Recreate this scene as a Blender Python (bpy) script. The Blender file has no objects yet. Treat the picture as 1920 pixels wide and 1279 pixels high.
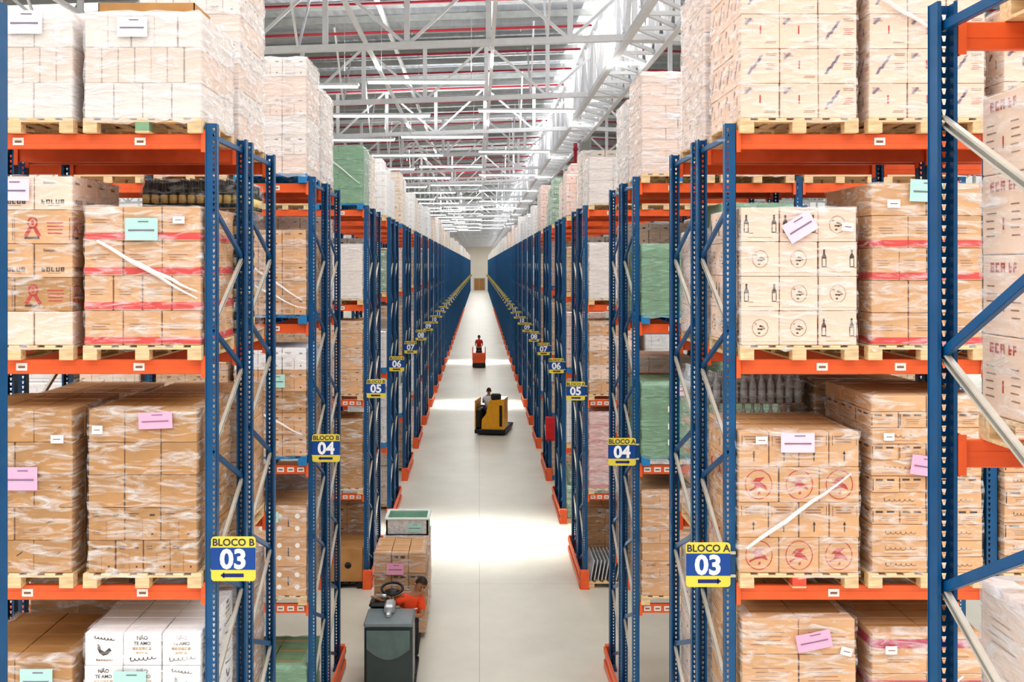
import bpy, math, random
from mathutils import Vector, Matrix, Euler
random.seed(7)
R = random.random
def U(a, b): return a + (b - a) * R()
scene = bpy.context.scene
COL = scene.collection

# ------------------------------------------------------------------ camera
H = 6.65
FOC = 1870.0
cam_d = bpy.data.cameras.new('camera')
cam_d.sensor_width = 36.0
cam_d.lens = FOC / 1920 * 36
cam_d.shift_x = 61 / 1920
cam_d.shift_y = -142.5 / 1920
cam_d.clip_end = 600
cam = bpy.data.objects.new('camera', cam_d)
COL.objects.link(cam)
cam.location = (0, 0, H)
cam.rotation_euler = (math.radians(90), 0, 0)
scene.camera = cam

# ------------------------------------------------------------------ materials
def lin(c):
    r = []
    for v in c:
        v = v / 255.0
        r.append(v / 12.92 if v <= 0.04045 else ((v + 0.055) / 1.055) ** 2.4)
    return (r[0], r[1], r[2], 1)

def newmat(name):
    m = bpy.data.materials.new(name)
    m.use_nodes = True
    nt = m.node_tree
    b = nt.nodes['Principled BSDF']
    return m, nt, b

def N(nt, t, **kw):
    n = nt.nodes.new(t)
    for k, v in kw.items():
        setattr(n, k, v)
    return n

def plain(name, rgb, rough=0.5, metal=0.0, var=0.08, scale=6.0, coat=0.0, bump=0.0, stretch=(1, 1, 1)):
    """a base colour broken up by a soft object-space noise"""
    m, nt, b = newmat(name)
    b.inputs['Roughness'].default_value = rough
    b.inputs['Metallic'].default_value = metal
    b.inputs['Coat Weight'].default_value = coat
    tc = N(nt, 'ShaderNodeTexCoord')
    mp = N(nt, 'ShaderNodeMapping')
    mp.inputs['Scale'].default_value = stretch
    nz = N(nt, 'ShaderNodeTexNoise')
    nz.inputs['Scale'].default_value = scale
    nz.inputs['Detail'].default_value = 3
    nt.links.new(tc.outputs['Object'], mp.inputs['Vector'])
    nt.links.new(mp.outputs['Vector'], nz.inputs['Vector'])
    rp = N(nt, 'ShaderNodeValToRGB')
    c = lin(rgb)
    rp.color_ramp.elements[0].color = tuple(x * (1 - 2 * var) for x in c[:3]) + (1,)
    rp.color_ramp.elements[1].color = tuple(min(1, x * (1 + 2 * var)) for x in c[:3]) + (1,)
    rp.color_ramp.elements[0].position = 0.3
    rp.color_ramp.elements[1].position = 0.7
    nt.links.new(nz.outputs['Fac'], rp.inputs['Fac'])
    nt.links.new(rp.outputs['Color'], b.inputs['Base Color'])
    if bump:
        bp = N(nt, 'ShaderNodeBump')
        bp.inputs['Strength'].default_value = bump
        bp.inputs['Distance'].default_value = 0.02
        nt.links.new(nz.outputs['Fac'], bp.inputs['Height'])
        nt.links.new(bp.outputs['Normal'], b.inputs['Normal'])
    return m

def emis(name, rgb, s):
    m, nt, b = newmat(name)
    b.inputs['Base Color'].default_value = lin(rgb)
    b.inputs['Emission Color'].default_value = lin(rgb)
    b.inputs['Emission Strength'].default_value = s
    return m

def film(name, rgb, base, streak, sc=(2.0, 2.0, 9), alpha_max=0.8):
    """stretch film: mostly clear, with milky folds and sharp glints"""
    m, nt, b = newmat(name)
    b.inputs['Base Color'].default_value = lin(rgb)
    b.inputs['Roughness'].default_value = 0.22
    tc = N(nt, 'ShaderNodeTexCoord')
    mp = N(nt, 'ShaderNodeMapping')
    mp.inputs['Scale'].default_value = sc
    mp.inputs['Rotation'].default_value = (0.25, 0.25, 0)
    nz = N(nt, 'ShaderNodeTexNoise')
    nz.inputs['Scale'].default_value = 1.8
    nz.inputs['Detail'].default_value = 4
    nz.inputs['Roughness'].default_value = 0.58
    nz.inputs['Distortion'].default_value = 0.9
    oi = N(nt, 'ShaderNodeObjectInfo')
    ad = N(nt, 'ShaderNodeVectorMath', operation='ADD')
    mu = N(nt, 'ShaderNodeVectorMath', operation='SCALE')
    cb = N(nt, 'ShaderNodeCombineXYZ')
    for i in range(3):
        nt.links.new(oi.outputs['Random'], cb.inputs[i])
    nt.links.new(cb.outputs[0], mu.inputs[0])
    mu.inputs['Scale'].default_value = 40
    nt.links.new(tc.outputs['Object'], ad.inputs[0])
    nt.links.new(mu.outputs[0], ad.inputs[1])
    nt.links.new(ad.outputs[0], mp.inputs['Vector'])
    nt.links.new(mp.outputs['Vector'], nz.inputs['Vector'])
    mr = N(nt, 'ShaderNodeMapRange')
    mr.inputs['From Min'].default_value = 0.46
    mr.inputs['From Max'].default_value = 0.74
    mr.inputs['To Min'].default_value = base
    mr.inputs['To Max'].default_value = min(alpha_max, base + streak)
    nt.links.new(nz.outputs['Fac'], mr.inputs['Value'])
    bp = N(nt, 'ShaderNodeBump')
    bp.inputs['Strength'].default_value = 0.8
    bp.inputs['Distance'].default_value = 0.03
    nt.links.new(nz.outputs['Fac'], bp.inputs['Height'])
    nt.links.new(bp.outputs['Normal'], b.inputs['Normal'])
    nt.links.new(mr.outputs[0], b.inputs['Alpha'])
    return m

def stackmat(name, rgb, ink, fw, fh, haze=0.35, band=None):
    """wrapped carton stack seen from afar: seams, small prints and film haze"""
    m, nt, b = newmat(name)
    tc = N(nt, 'ShaderNodeTexCoord')
    sp = N(nt, 'ShaderNodeSeparateXYZ')
    nt.links.new(tc.outputs['Object'], sp.inputs[0])
    a = N(nt, 'ShaderNodeMath', operation='ADD')
    nt.links.new(sp.outputs[0], a.inputs[0]); nt.links.new(sp.outputs[1], a.inputs[1])
    cb = N(nt, 'ShaderNodeCombineXYZ')
    nt.links.new(a.outputs[0], cb.inputs[0]); nt.links.new(sp.outputs[2], cb.inputs[1])
    br = N(nt, 'ShaderNodeTexBrick')
    c = lin(rgb)
    br.inputs['Color1'].default_value = c
    br.inputs['Color2'].default_value = tuple(x * 0.86 for x in c[:3]) + (1,)
    br.inputs['Mortar'].default_value = tuple(x * 0.35 for x in c[:3]) + (1,)
    br.inputs['Scale'].default_value = 1
    br.inputs['Brick Width'].default_value = fw
    br.inputs['Row Height'].default_value = fh
    br.inputs['Mortar Size'].default_value = 0.006
    nt.links.new(cb.outputs[0], br.inputs['Vector'])
    # prints
    b2 = N(nt, 'ShaderNodeTexBrick')
    b2.inputs['Scale'].default_value = 1
    b2.inputs['Brick Width'].default_value = fw
    b2.inputs['Row Height'].default_value = fh
    b2.inputs['Mortar Size'].default_value = min(fw, fh) * 0.36
    b2.inputs['Mortar Smooth'].default_value = 0
    nt.links.new(cb.outputs[0], b2.inputs['Vector'])
    nz2 = N(nt, 'ShaderNodeTexNoise'); nz2.inputs['Scale'].default_value = 22
    nt.links.new(tc.outputs['Object'], nz2.inputs['Vector'])
    gt = N(nt, 'ShaderNodeMath', operation='GREATER_THAN'); gt.inputs[1].default_value = 0.53
    nt.links.new(nz2.outputs['Fac'], gt.inputs[0])
    inv = N(nt, 'ShaderNodeMath', operation='SUBTRACT'); inv.inputs[0].default_value = 1
    nt.links.new(b2.outputs['Fac'], inv.inputs[1])
    mm = N(nt, 'ShaderNodeMath', operation='MULTIPLY')
    nt.links.new(inv.outputs[0], mm.inputs[0]); nt.links.new(gt.outputs[0], mm.inputs[1])
    mx = N(nt, 'ShaderNodeMix', data_type='RGBA')
    nt.links.new(mm.outputs[0], mx.inputs[0])
    nt.links.new(br.outputs['Color'], mx.inputs[6])
    mx.inputs[7].default_value = lin(ink)
    # haze of the film
    mp = N(nt, 'ShaderNodeMapping'); mp.inputs['Scale'].default_value = (2, 2, 9)
    mp.inputs['Rotation'].default_value = (0.3, 0.3, 0)
    nz = N(nt, 'ShaderNodeTexNoise'); nz.inputs['Scale'].default_value = 2.0; nz.inputs['Detail'].default_value = 3
    nz.inputs['Distortion'].default_value = 1.0
    nt.links.new(tc.outputs['Object'], mp.inputs[0]); nt.links.new(mp.outputs[0], nz.inputs['Vector'])
    mr = N(nt, 'ShaderNodeMapRange')
    mr.inputs['From Min'].default_value = 0.4; mr.inputs['From Max'].default_value = 0.7
    mr.inputs['To Min'].default_value = haze * 0.4; mr.inputs['To Max'].default_value = min(0.9, haze * 1.7)
    nt.links.new(nz.outputs['Fac'], mr.inputs['Value'])
    m2 = N(nt, 'ShaderNodeMix', data_type='RGBA')
    nt.links.new(mr.outputs[0], m2.inputs[0]); nt.links.new(mx.outputs[2], m2.inputs[6])
    m2.inputs[7].default_value = lin((238, 238, 240))
    nt.links.new(m2.outputs[2], b.inputs['Base Color'])
    b.inputs['Roughness'].default_value = 0.45
    return m

M = {}
M['blue'] = plain('blue_paint', (8, 84, 132), 0.38, var=0.05, coat=0.2)
M['galv'] = plain('galvanised_steel', (205, 200, 190), 0.4, 0.25, var=0.06)
M['orange'] = plain('orange_paint', (236, 104, 52), 0.42, var=0.04, coat=0.15)
M['sticker'] = plain('white_sticker', (238, 238, 236), 0.6, var=0.01)
M['wood'] = plain('pallet_wood', (226, 196, 154), 0.75, var=0.12, scale=5, stretch=(1, 8, 8), bump=0.2)
M['bluewood'] = plain('blue_pallet', (38, 128, 186), 0.6, var=0.1)
M['redwood'] = plain('red_block', (205, 80, 60), 0.6, var=0.1)
M['kraft'] = plain('kraft_card', (212, 166, 122), 0.75, var=0.06, scale=3)
M['brown'] = plain('brown_card', (180, 134, 82), 0.75, var=0.08, scale=3)
M['cream'] = plain('cream_card', (238, 208, 188), 0.75, var=0.04, scale=3)
M['pale'] = plain('pale_card', (238, 224, 214), 0.75, var=0.04, scale=3)
M['whitecard'] = plain('white_card', (240, 238, 240), 0.6, var=0.02)
M['greencard'] = plain('green_card', (126, 160, 128), 0.6, var=0.08)
M['pinkcard'] = plain('pink_card', (232, 170, 160), 0.6, var=0.08)
M['tape'] = plain('brown_tape', (186, 144, 96), 0.3, var=0.05)
M['ink'] = plain('black_ink', (62, 48, 44), 0.7, var=0.02)
M['paleink'] = plain('faded_ink', (146, 108, 84), 0.7, var=0.02)
M['redink'] = plain('red_ink', (186, 54, 46), 0.7, var=0.03)
M['redtape'] = plain('red_tape', (214, 70, 66), 0.4, var=0.05)
M['purpleink'] = plain('purple_ink', (130, 116, 140), 0.7, var=0.02)
M['goldink'] = plain('gold_ink', (196, 158, 100), 0.7, var=0.02)
M['magtape'] = plain('magenta_tape', (190, 62, 96), 0.4, var=0.05)
M['pink'] = plain('pink_paper', (246, 178, 208), 0.7, var=0.01)
M['palepink'] = plain('pale_pink_paper', (244, 214, 230), 0.7, var=0.01)
M['mint'] = plain('mint_paper', (184, 230, 218), 0.7, var=0.01)
M['paper'] = plain('white_paper', (246, 246, 246), 0.7, var=0.01)
M['film'] = film('clear_film', (250, 250, 252), 0.05, 0.62)
M['filmhazy'] = film('milky_film', (246, 246, 250), 0.3, 0.5, alpha_max=0.85)
M['filmgreen'] = film('green_tinted_film', (170, 205, 184), 0.35, 0.4)
M['rope'] = film('gathered_film', (252, 250, 252), 0.6, 0.4, sc=(1, 1, 1), alpha_max=0.95)
M['glass'] = plain('dark_bottle', (44, 52, 48), 0.15, var=0.2, scale=20)
M['clearbottle'] = plain('pale_plastic_bottle', (190, 196, 198), 0.15, var=0.2, scale=20)
M['blabel'] = plain('bottle_label', (240, 208, 130), 0.5, var=0.1)
M['cap'] = plain('bottle_cap', (222, 226, 230), 0.3)
M['signyellow'] = plain('sign_yellow', (228, 210, 84), 0.45, var=0.01)
M['signblue'] = plain('sign_blue', (20, 74, 150), 0.4, var=0.02)
M['signink'] = plain('sign_dark_ink', (60, 62, 74), 0.5, var=0.0)
M['signarrow'] = plain('sign_arrow_blue', (34, 44, 110), 0.5, var=0.0)
M['signwhite'] = plain('sign_white', (246, 248, 252), 0.4, var=0.0)
M['trusswhite'] = plain('truss_paint', (238, 240, 244), 0.45, var=0.02)
M['pipered'] = plain('sprinkler_red', (176, 44, 62), 0.4, var=0.03)
M['grey'] = plain('dark_grey_plastic', (46, 60, 62), 0.35, var=0.05, coat=0.3)
M['greylite'] = plain('slate_trim', (120, 132, 136), 0.35, var=0.03)
M['black'] = plain('black_rubber', (26, 26, 28), 0.5, var=0.05)
M['silver'] = plain('silver_console', (196, 200, 202), 0.3, 0.5, var=0.03)
M['yellow'] = plain('yellow_paint', (232, 168, 24), 0.35, var=0.04, coat=0.3)
M['truckorange'] = plain('truck_orange', (226, 92, 36), 0.35, var=0.04, coat=0.3)
M['steel'] = plain('fork_steel', (70, 70, 74), 0.4, 0.7)
M['skin'] = plain('skin', (176, 122, 92), 0.55, var=0.03)
M['hair'] = plain('hair', (48, 34, 26), 0.7, var=0.1)
M['shirt_orange'] = plain('orange_shirt', (240, 88, 44), 0.8, var=0.03)
M['shirt_white'] = plain('white_shirt', (220, 222, 230), 0.8, var=0.03)
M['shirt_red'] = plain('red_shirt', (208, 64, 44), 0.8, var=0.03)
M['trousers'] = plain('dark_trousers', (44, 50, 66), 0.85, var=0.05)
M['reflective'] = plain('reflective_stripe', (240, 220, 200), 0.4)
M['crateplastic'] = plain('white_crate_plastic', (222, 232, 226), 0.4, var=0.02)
M['crategreen'] = plain('green_crate_inner', (150, 190, 170), 0.5, var=0.04)
M['light'] = emis('luminaire_glow', (255, 255, 255), 2.5)
M['redcab'] = plain('red_cabinet', (206, 40, 40), 0.35)
M['wallpaint'] = plain('wall_paint', (240, 232, 220), 0.8, var=0.02, scale=0.3)
M['column'] = plain('concrete_column', (176, 180, 178), 0.8, var=0.05)
M['sheet'] = plain('silver_sheets', (214, 218, 222), 0.3, 0.3, var=0.1, scale=20)

STK = [stackmat('stack_cream', (236, 206, 174), (150, 110, 90), .30, .26, .45),
       stackmat('stack_kraft', (208, 164, 112), (120, 84, 56), .33, .22, .3),
       stackmat('stack_brown', (184, 140, 92), (100, 70, 50), .5, .3, .25),
       stackmat('stack_white', (232, 228, 224), (190, 170, 160), .33, .3, .6),
       stackmat('stack_green', (120, 156, 124), (200, 220, 205), .5, .2, .3),
       stackmat('stack_pink', (232, 190, 172), (190, 60, 60), .33, .24, .4),
       stackmat('stack_grey', (200, 200, 202), (150, 150, 155), .4, .35, .5)]
STKN = ['cream', 'kraft brown', 'dark brown', 'white', 'green', 'pink and white', 'grey']

# floor
def floor_mat():
    m, nt, b = newmat('polished_concrete')
    tc = N(nt, 'ShaderNodeTexCoord')
    nz = N(nt, 'ShaderNodeTexNoise'); nz.inputs['Scale'].default_value = 0.5; nz.inputs['Detail'].default_value = 6
    nz.inputs['Roughness'].default_value = 0.65
    nt.links.new(tc.outputs['Object'], nz.inputs['Vector'])
    rp = N(nt, 'ShaderNodeValToRGB')
    rp.color_ramp.elements[0].position = .3; rp.color_ramp.elements[1].position = .7
    rp.color_ramp.elements[0].color = lin((206, 202, 188)); rp.color_ramp.elements[1].color = lin((224, 221, 208))
    nt.links.new(nz.outputs['Fac'], rp.inputs['Fac'])
    # saw-cut joints every 5.2 m
    br = N(nt, 'ShaderNodeTexBrick'); br.offset = 0
    br.inputs['Scale'].default_value = 1; br.inputs['Brick Width'].default_value = 6; br.inputs['Row Height'].default_value = 5.2
    br.inputs['Mortar Size'].default_value = 0.006
    br.inputs['Color1'].default_value = (1, 1, 1, 1); br.inputs['Color2'].default_value = (1, 1, 1, 1); br.inputs['Mortar'].default_value = (.6, .6, .6, 1)
    nt.links.new(tc.outputs['Object'], br.inputs['Vector'])
    mx = N(nt, 'ShaderNodeMix', data_type='RGBA', blend_type='MULTIPLY'); mx.inputs[0].default_value = 1
    nt.links.new(rp.outputs[0], mx.inputs[6]); nt.links.new(br.outputs['Color'], mx.inputs[7])
    nt.links.new(mx.outputs[2], b.inputs['Base Color'])
    mr = N(nt, 'ShaderNodeMapRange'); mr.inputs['To Min'].default_value = .28; mr.inputs['To Max'].default_value = .5
    nt.links.new(nz.outputs['Fac'], mr.inputs['Value']); nt.links.new(mr.outputs[0], b.inputs['Roughness'])
    return m
M['floor'] = floor_mat()

def roof_mat():
    m, nt, b = newmat('corrugated_roof')
    tc = N(nt, 'ShaderNodeTexCoord')
    wv = N(nt, 'ShaderNodeTexWave'); wv.bands_direction = 'X'; wv.inputs['Scale'].default_value = 1.2
    nt.links.new(tc.outputs['Object'], wv.inputs['Vector'])
    nz = N(nt, 'ShaderNodeTexNoise'); nz.inputs['Scale'].default_value = 0.35
    mp = N(nt, 'ShaderNodeMapping'); mp.inputs['Scale'].default_value = (0.6, 2.2, 1)
    nt.links.new(tc.outputs['Object'], mp.inputs[0]); nt.links.new(mp.outputs[0], nz.inputs['Vector'])
    rp = N(nt, 'ShaderNodeValToRGB')
    rp.color_ramp.elements[0].position = .35; rp.color_ramp.elements[1].position = .65
    rp.color_ramp.elements[0].color = lin((168, 174, 184)); rp.color_ramp.elements[1].color = lin((214, 218, 226))
    nt.links.new(nz.outputs['Fac'], rp.inputs['Fac'])
    nt.links.new(rp.outputs[0], b.inputs['Base Color'])
    b.inputs['Metallic'].default_value = 0.2
    bp = N(nt, 'ShaderNodeBump'); bp.inputs['Strength'].default_value = .6; bp.inputs['Distance'].default_value = .05
    nt.links.new(wv.outputs['Fac'], bp.inputs['Height']); nt.links.new(bp.outputs[0], b.inputs['Normal'])
    b.inputs['Roughness'].default_value = 0.5
    return m
M['roof'] = roof_mat()

# ------------------------------------------------------------------ mesh builder
class MB:
    def __init__(s):
        s.v = []; s.f = []; s.m = []; s.mats = []; s.sm = []
    def mi(s, mat):
        mat = M[mat] if isinstance(mat, str) else mat
        if mat not in s.mats: s.mats.append(mat)
        return s.mats.index(mat)
    def poly(s, pts, mat, smooth=False):
        n = len(s.v); s.v += [tuple(p) for p in pts]
        s.f.append(tuple(range(n, n + len(pts)))); s.m.append(s.mi(mat)); s.sm.append(smooth)
    def raw(s, vs, fs, mat, mx=None, smooth=False):
        n = len(s.v); k = s.mi(mat)
        s.v += [tuple(mx @ Vector(p)) for p in vs] if mx is not None else [tuple(p) for p in vs]
        for f in fs:
            s.f.append(tuple(i + n for i in f)); s.m.append(k); s.sm.append(smooth)
    def box(s, x0, x1, y0, y1, z0, z1, mat, bev=0.0, mx=None):
        if x0 > x1: x0, x1 = x1, x0
        if bev <= 0:
            vs = [(x0, y0, z0), (x1, y0, z0), (x1, y1, z0), (x0, y1, z0), (x0, y0, z1), (x1, y0, z1), (x1, y1, z1), (x0, y1, z1)]
            fs = [(0, 3, 2, 1), (4, 5, 6, 7), (0, 1, 5, 4), (1, 2, 6, 5), (2, 3, 7, 6), (3, 0, 4, 7)]
            s.raw(vs, fs, mat, mx); return
        b = bev
        vs = []; idx = {}
        for cx in (0, 1):
            for cy in (0, 1):
                for cz in (0, 1):
                    X = (x0, x1)[cx]; Y = (y0, y1)[cy]; Z = (z0, z1)[cz]
                    sx = (1, -1)[cx] * b; sy = (1, -1)[cy] * b; sz = (1, -1)[cz] * b
                    idx[cx, cy, cz, 'x'] = len(vs); vs.append((X, Y + sy, Z + sz))
                    idx[cx, cy, cz, 'y'] = len(vs); vs.append((X + sx, Y, Z + sz))
                    idx[cx, cy, cz, 'z'] = len(vs); vs.append((X + sx, Y + sy, Z))
        g = lambda a, c, d, k: idx[a, c, d, k]
        fs = [(g(0,0,0,'x'), g(0,0,1,'x'), g(0,1,1,'x'), g(0,1,0,'x')), (g(1,0,0,'x'), g(1,1,0,'x'), g(1,1,1,'x'), g(1,0,1,'x')),
              (g(0,0,0,'y'), g(1,0,0,'y'), g(1,0,1,'y'), g(0,0,1,'y')), (g(0,1,0,'y'), g(0,1,1,'y'), g(1,1,1,'y'), g(1,1,0,'y')),
              (g(0,0,0,'z'), g(0,1,0,'z'), g(1,1,0,'z'), g(1,0,0,'z')), (g(0,0,1,'z'), g(1,0,1,'z'), g(1,1,1,'z'), g(0,1,1,'z'))]
        for a in (0, 1):
            for c in (0, 1):
                fs.append((g(a,c,0,'x'), g(a,c,1,'x'), g(a,c,1,'y'), g(a,c,0,'y')))
                fs.append((g(a,0,c,'x'), g(a,1,c,'x'), g(a,1,c,'z'), g(a,0,c,'z')))
                fs.append((g(0,a,c,'y'), g(1,a,c,'y'), g(1,a,c,'z'), g(0,a,c,'z')))
                for d in (0, 1):
                    fs.append((g(a,c,d,'x'), g(a,c,d,'y'), g(a,c,d,'z')))
        s.raw(vs, fs, mat, mx)
    def bar(s, p, q, w, t, mat, up=(0, 0, 1)):
        """rectangular bar p->q, w across, t in the other direction"""
        p = Vector(p); q = Vector(q); d = (q - p)
        L = d.length; d.normalize()
        a = d.cross(Vector(up))
        if a.length < 1e-4: a = d.cross(Vector((1, 0, 0)))
        a.normalize(); c = a.cross(d)
        mx = Matrix(((a.x, d.x, c.x, p.x), (a.y, d.y, c.y, p.y), (a.z, d.z, c.z, p.z), (0, 0, 0, 1)))
        s.box(-w / 2, w / 2, 0, L, -t / 2, t / 2, mat, mx=mx)
    def tube(s, pts, r, mat, n=8, cap=True, radii=None):
        pts = [Vector(p) for p in pts]
        rings = []
        for i, p in enumerate(pts):
            d = (pts[min(i + 1, len(pts) - 1)] - pts[max(i - 1, 0)]).normalized()
            a = d.cross(Vector((0, 0, 1)))
            if a.length < 1e-3: a = d.cross(Vector((1, 0, 0)))
            a.normalize(); c = a.cross(d)
            rr = radii[i] if radii else r
            rings.append([p + (a * math.cos(2 * math.pi * k / n) + c * math.sin(2 * math.pi * k / n)) * rr for k in range(n)])
        vs = [v for rg in rings for v in rg]; fs = []
        for i in range(len(pts) - 1):
            for k in range(n):
                fs.append((i * n + k, i * n + (k + 1) % n, (i + 1) * n + (k + 1) % n, (i + 1) * n + k))
        if cap:
            fs.append(tuple(range(n))[::-1]); fs.append(tuple((len(pts) - 1) * n + k for k in range(n)))
        s.raw(vs, fs, mat, smooth=n > 6)
    def lathe(s, prof, mat, n=12, at=(0, 0, 0), mx=None):
        vs = []; fs = []
        for r, z in prof:
            for k in range(n):
                a = 2 * math.pi * k / n
                vs.append((at[0] + r * math.cos(a), at[1] + r * math.sin(a), at[2] + z))
        for i in range(len(prof) - 1):
            for k in range(n):
                fs.append((i * n + k, i * n + (k + 1) % n, (i + 1) * n + (k + 1) % n, (i + 1) * n + k))
        fs.append(tuple(range(n))[::-1]); fs.append(tuple((len(prof) - 1) * n + k for k in range(n)))
        s.raw(vs, fs, mat, mx, smooth=True)
    def mesh(s, name):
        me = bpy.data.meshes.new(name)
        me.from_pydata(s.v, [], s.f)
        for m in s.mats: me.materials.append(m)
        me.polygons.foreach_set('material_index', s.m)
        me.polygons.foreach_set('use_smooth', s.sm)
        me.update()
        return me

def obj(name, me, parent=None, loc=(0, 0, 0), rot=(0, 0, 0)):
    o = bpy.data.objects.new(name, me)
    COL.objects.link(o)
    o.location = loc; o.rotation_euler = rot
    if parent is not None: o.parent = parent
    return o
def thing(name, label, cat, loc=(0, 0, 0), rz=0, group=None, me=None):
    o = bpy.data.objects.new(name, me); COL.objects.link(o)
    o.location = loc; o.rotation_euler = (0, 0, rz)
    o['label'] = label; o['category'] = cat
    if group: o['group'] = group
    return o
def struct(name, me, loc=(0, 0, 0), parent=None, label=None, cat=None):
    o = obj(name, me, parent, loc)
    if parent is None:
        o['kind'] = 'structure'
        if label: o['label'] = label; o['category'] = cat
    return o
def dup(root, loc, label=None, group=None):
    r = root.copy(); COL.objects.link(r); r.location = loc
    if label: r['label'] = label
    if group: r['group'] = group
    for ch in list(root.children):
        c = ch.copy(); COL.objects.link(c); c.parent = r
        for g in list(ch.children):
            d = g.copy(); COL.objects.link(d); d.parent = c
    return r

_txt = {}
def text_geo(t, size, bold=0.0, squash=1.0):
    k = (t, bold)
    if k not in _txt:
        cu = bpy.data.curves.new('lettering', 'FONT')
        cu.body = t; cu.size = 1; cu.align_x = 'CENTER'; cu.align_y = 'CENTER'
        cu.offset = bold; cu.resolution_u = 3; cu.fill_mode = 'FRONT'
        o = bpy.data.objects.new('lettering', cu); COL.objects.link(o)
        bpy.context.view_layer.update()
        me = bpy.data.meshes.new_from_object(o.evaluated_get(bpy.context.evaluated_depsgraph_get()))
        vs = [tuple(v.co) for v in me.vertices]; fs = [tuple(p.vertices) for p in me.polygons]
        bpy.data.objects.remove(o); bpy.data.meshes.remove(me); bpy.data.curves.remove(cu)
        if vs:
            cy = (min(v[1] for v in vs) + max(v[1] for v in vs)) / 2
            vs = [(v[0], v[1] - cy, 0) for v in vs]
        _txt[k] = (vs, fs)
    vs, fs = _txt[k]
    return [(v[0] * size * squash, v[1] * size) for v in vs], fs

# ------------------------------------------------------------------ layout
E = {-1: 2.33, 1: 2.18}          # aisle edge of the racks, left and right
SIDE = {-1: 'left', 1: 'right'}
BAY = 2.27
HT = 7.88
LV = [1.865, 3.80, 5.765, 7.725]  # beam centre heights
BT = 0.065
RD, RG = 1.10, 0.24
ROWY = {3: 8.70, 4: 13.92, 5: 20.60, 6: 25.75, 7: 30.9, 8: 36.3, 9: 41.6}
NROW = 50
for n in range(10, NROW + 1): ROWY[n] = ROWY[n - 1] + 5.2

# ------------------------------------------------------------------ racks
def upright_mesh(h, holes, hx, flip, label='upright'):
    mb = MB(); W = 0.047; D = 0.042; s = -1 if flip else 1
    yw = -D * s
    if holes:
        cols = [(-W, hx - .017), (hx + .017, W)]
        for a, b in cols:
            mb.poly([(a, yw, 0), (b, yw, 0), (b, yw, h), (a, yw, h)], 'blue')
        a, b = hx - .017, hx + .017
        n = int(h / .05)
        for i in range(n):
            z0 = i * .05; z1 = z0 + .05
            o = [(a, yw, z0), (b, yw, z0), (b, yw, z1), (a, yw, z1)]
            q = [(hx - .005, yw, z0 + .010), (hx + .005, yw, z0 + .010), (hx + .011, yw, z0 + .038), (hx - .011, yw, z0 + .038)]
            for k in range(4):
                mb.poly([o[k], o[(k + 1) % 4], q[(k + 1) % 4], q[k]], 'blue')
        mb.poly([(a, yw, n * .05), (b, yw, n * .05), (b, yw, h), (a, yw, h)], 'blue')
    else:
        mb.poly([(-W, yw, 0), (W, yw, 0), (W, yw, h), (-W, yw, h)], 'blue')
    for sx in (-1, 1):
        x = W * sx; x2 = x - .003 * sx
        mb.box(x2, x, -D, D, 0, h, 'blue')
        mb.box(x - .018 * sx, x, D * s - .003, D * s, 0, h, 'blue')
    # rolled ridge beside the flange
    mb.box(-W - .004, -W + .006, yw - .004 * s - .002, yw - .004 * s + .002, 0, h, 'blue')
    # foot plate
    mb.box(-.07, .07, -.06, .06, 0, .012, 'blue')
    mb.box(-.052, .052, -.05, -.04, .012, .12, 'blue')
    return mb.mesh(label)

def channel(mb, p, q, w, t, mat, side):
    """C-section brace; the open side looks along side*x"""
    p = Vector(p); q = Vector(q)
    mb.bar(p, q, t * .25, w, mat, up=(1, 0, 0)) if False else None
    d = (q - p).normalized(); nrm = Vector((1, 0, 0)).cross(d).normalized()
    off = Vector((side * t / 2, 0, 0))
    mb.bar(p - off, q - off, .004, w, mat, up=nrm)
    for k in (-1, 1):
        o = nrm * (w / 2 * k)
        mb.bar(p + o, q + o, t, .005, mat, up=nrm)
        l = off
        o2 = nrm * ((w / 2 - .005) * k)
        mb.bar(p + o2 + l, q + o2 + l, .003, .010, mat, up=nrm)

def brace_list(nf, nb, step, h):
    out = [((0, HT - .11), (RD, HT - .11), 'blue')]
    k = 0
    while True:
        f = nf - step * k; b = nb - step * k
        if f > b:                         # starts at the front
            seq = [((0, f), (RD, b), 'blue'), ((RD, b), (0, f - step), 'galv')]
        else:
            seq = [((RD, b), (0, f), 'galv'), ((0, f), (RD, b - step), 'blue')]
        for a, c, m in seq:
            if min(a[1], c[1]) < .15: return out
            out.append((a, c, m))
        k += 1

def beam_mesh(s, plates=(), y=0):
    """one load beam with its welded end connectors"""
    mb = MB(); x0, x1 = s * .052, s * (BAY - .052)
    mb.box(x0, x1, -.024, .024, -BT, BT, 'orange', bev=.006)
    mb.box(x0, x1, -.0265, -.0235, -.012, .012, 'orange')
    for x in (x0, x1):
        d = -s if x == x0 else s
        mb.box(x, x + d * -.006, -.05, .03, -.10, .10, 'orange')
        mb.box(x + d * .004, x + d * -.004 - d * .03, -.052, -.046, -.095, .095, 'orange')
    return mb.mesh('beam')

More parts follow.
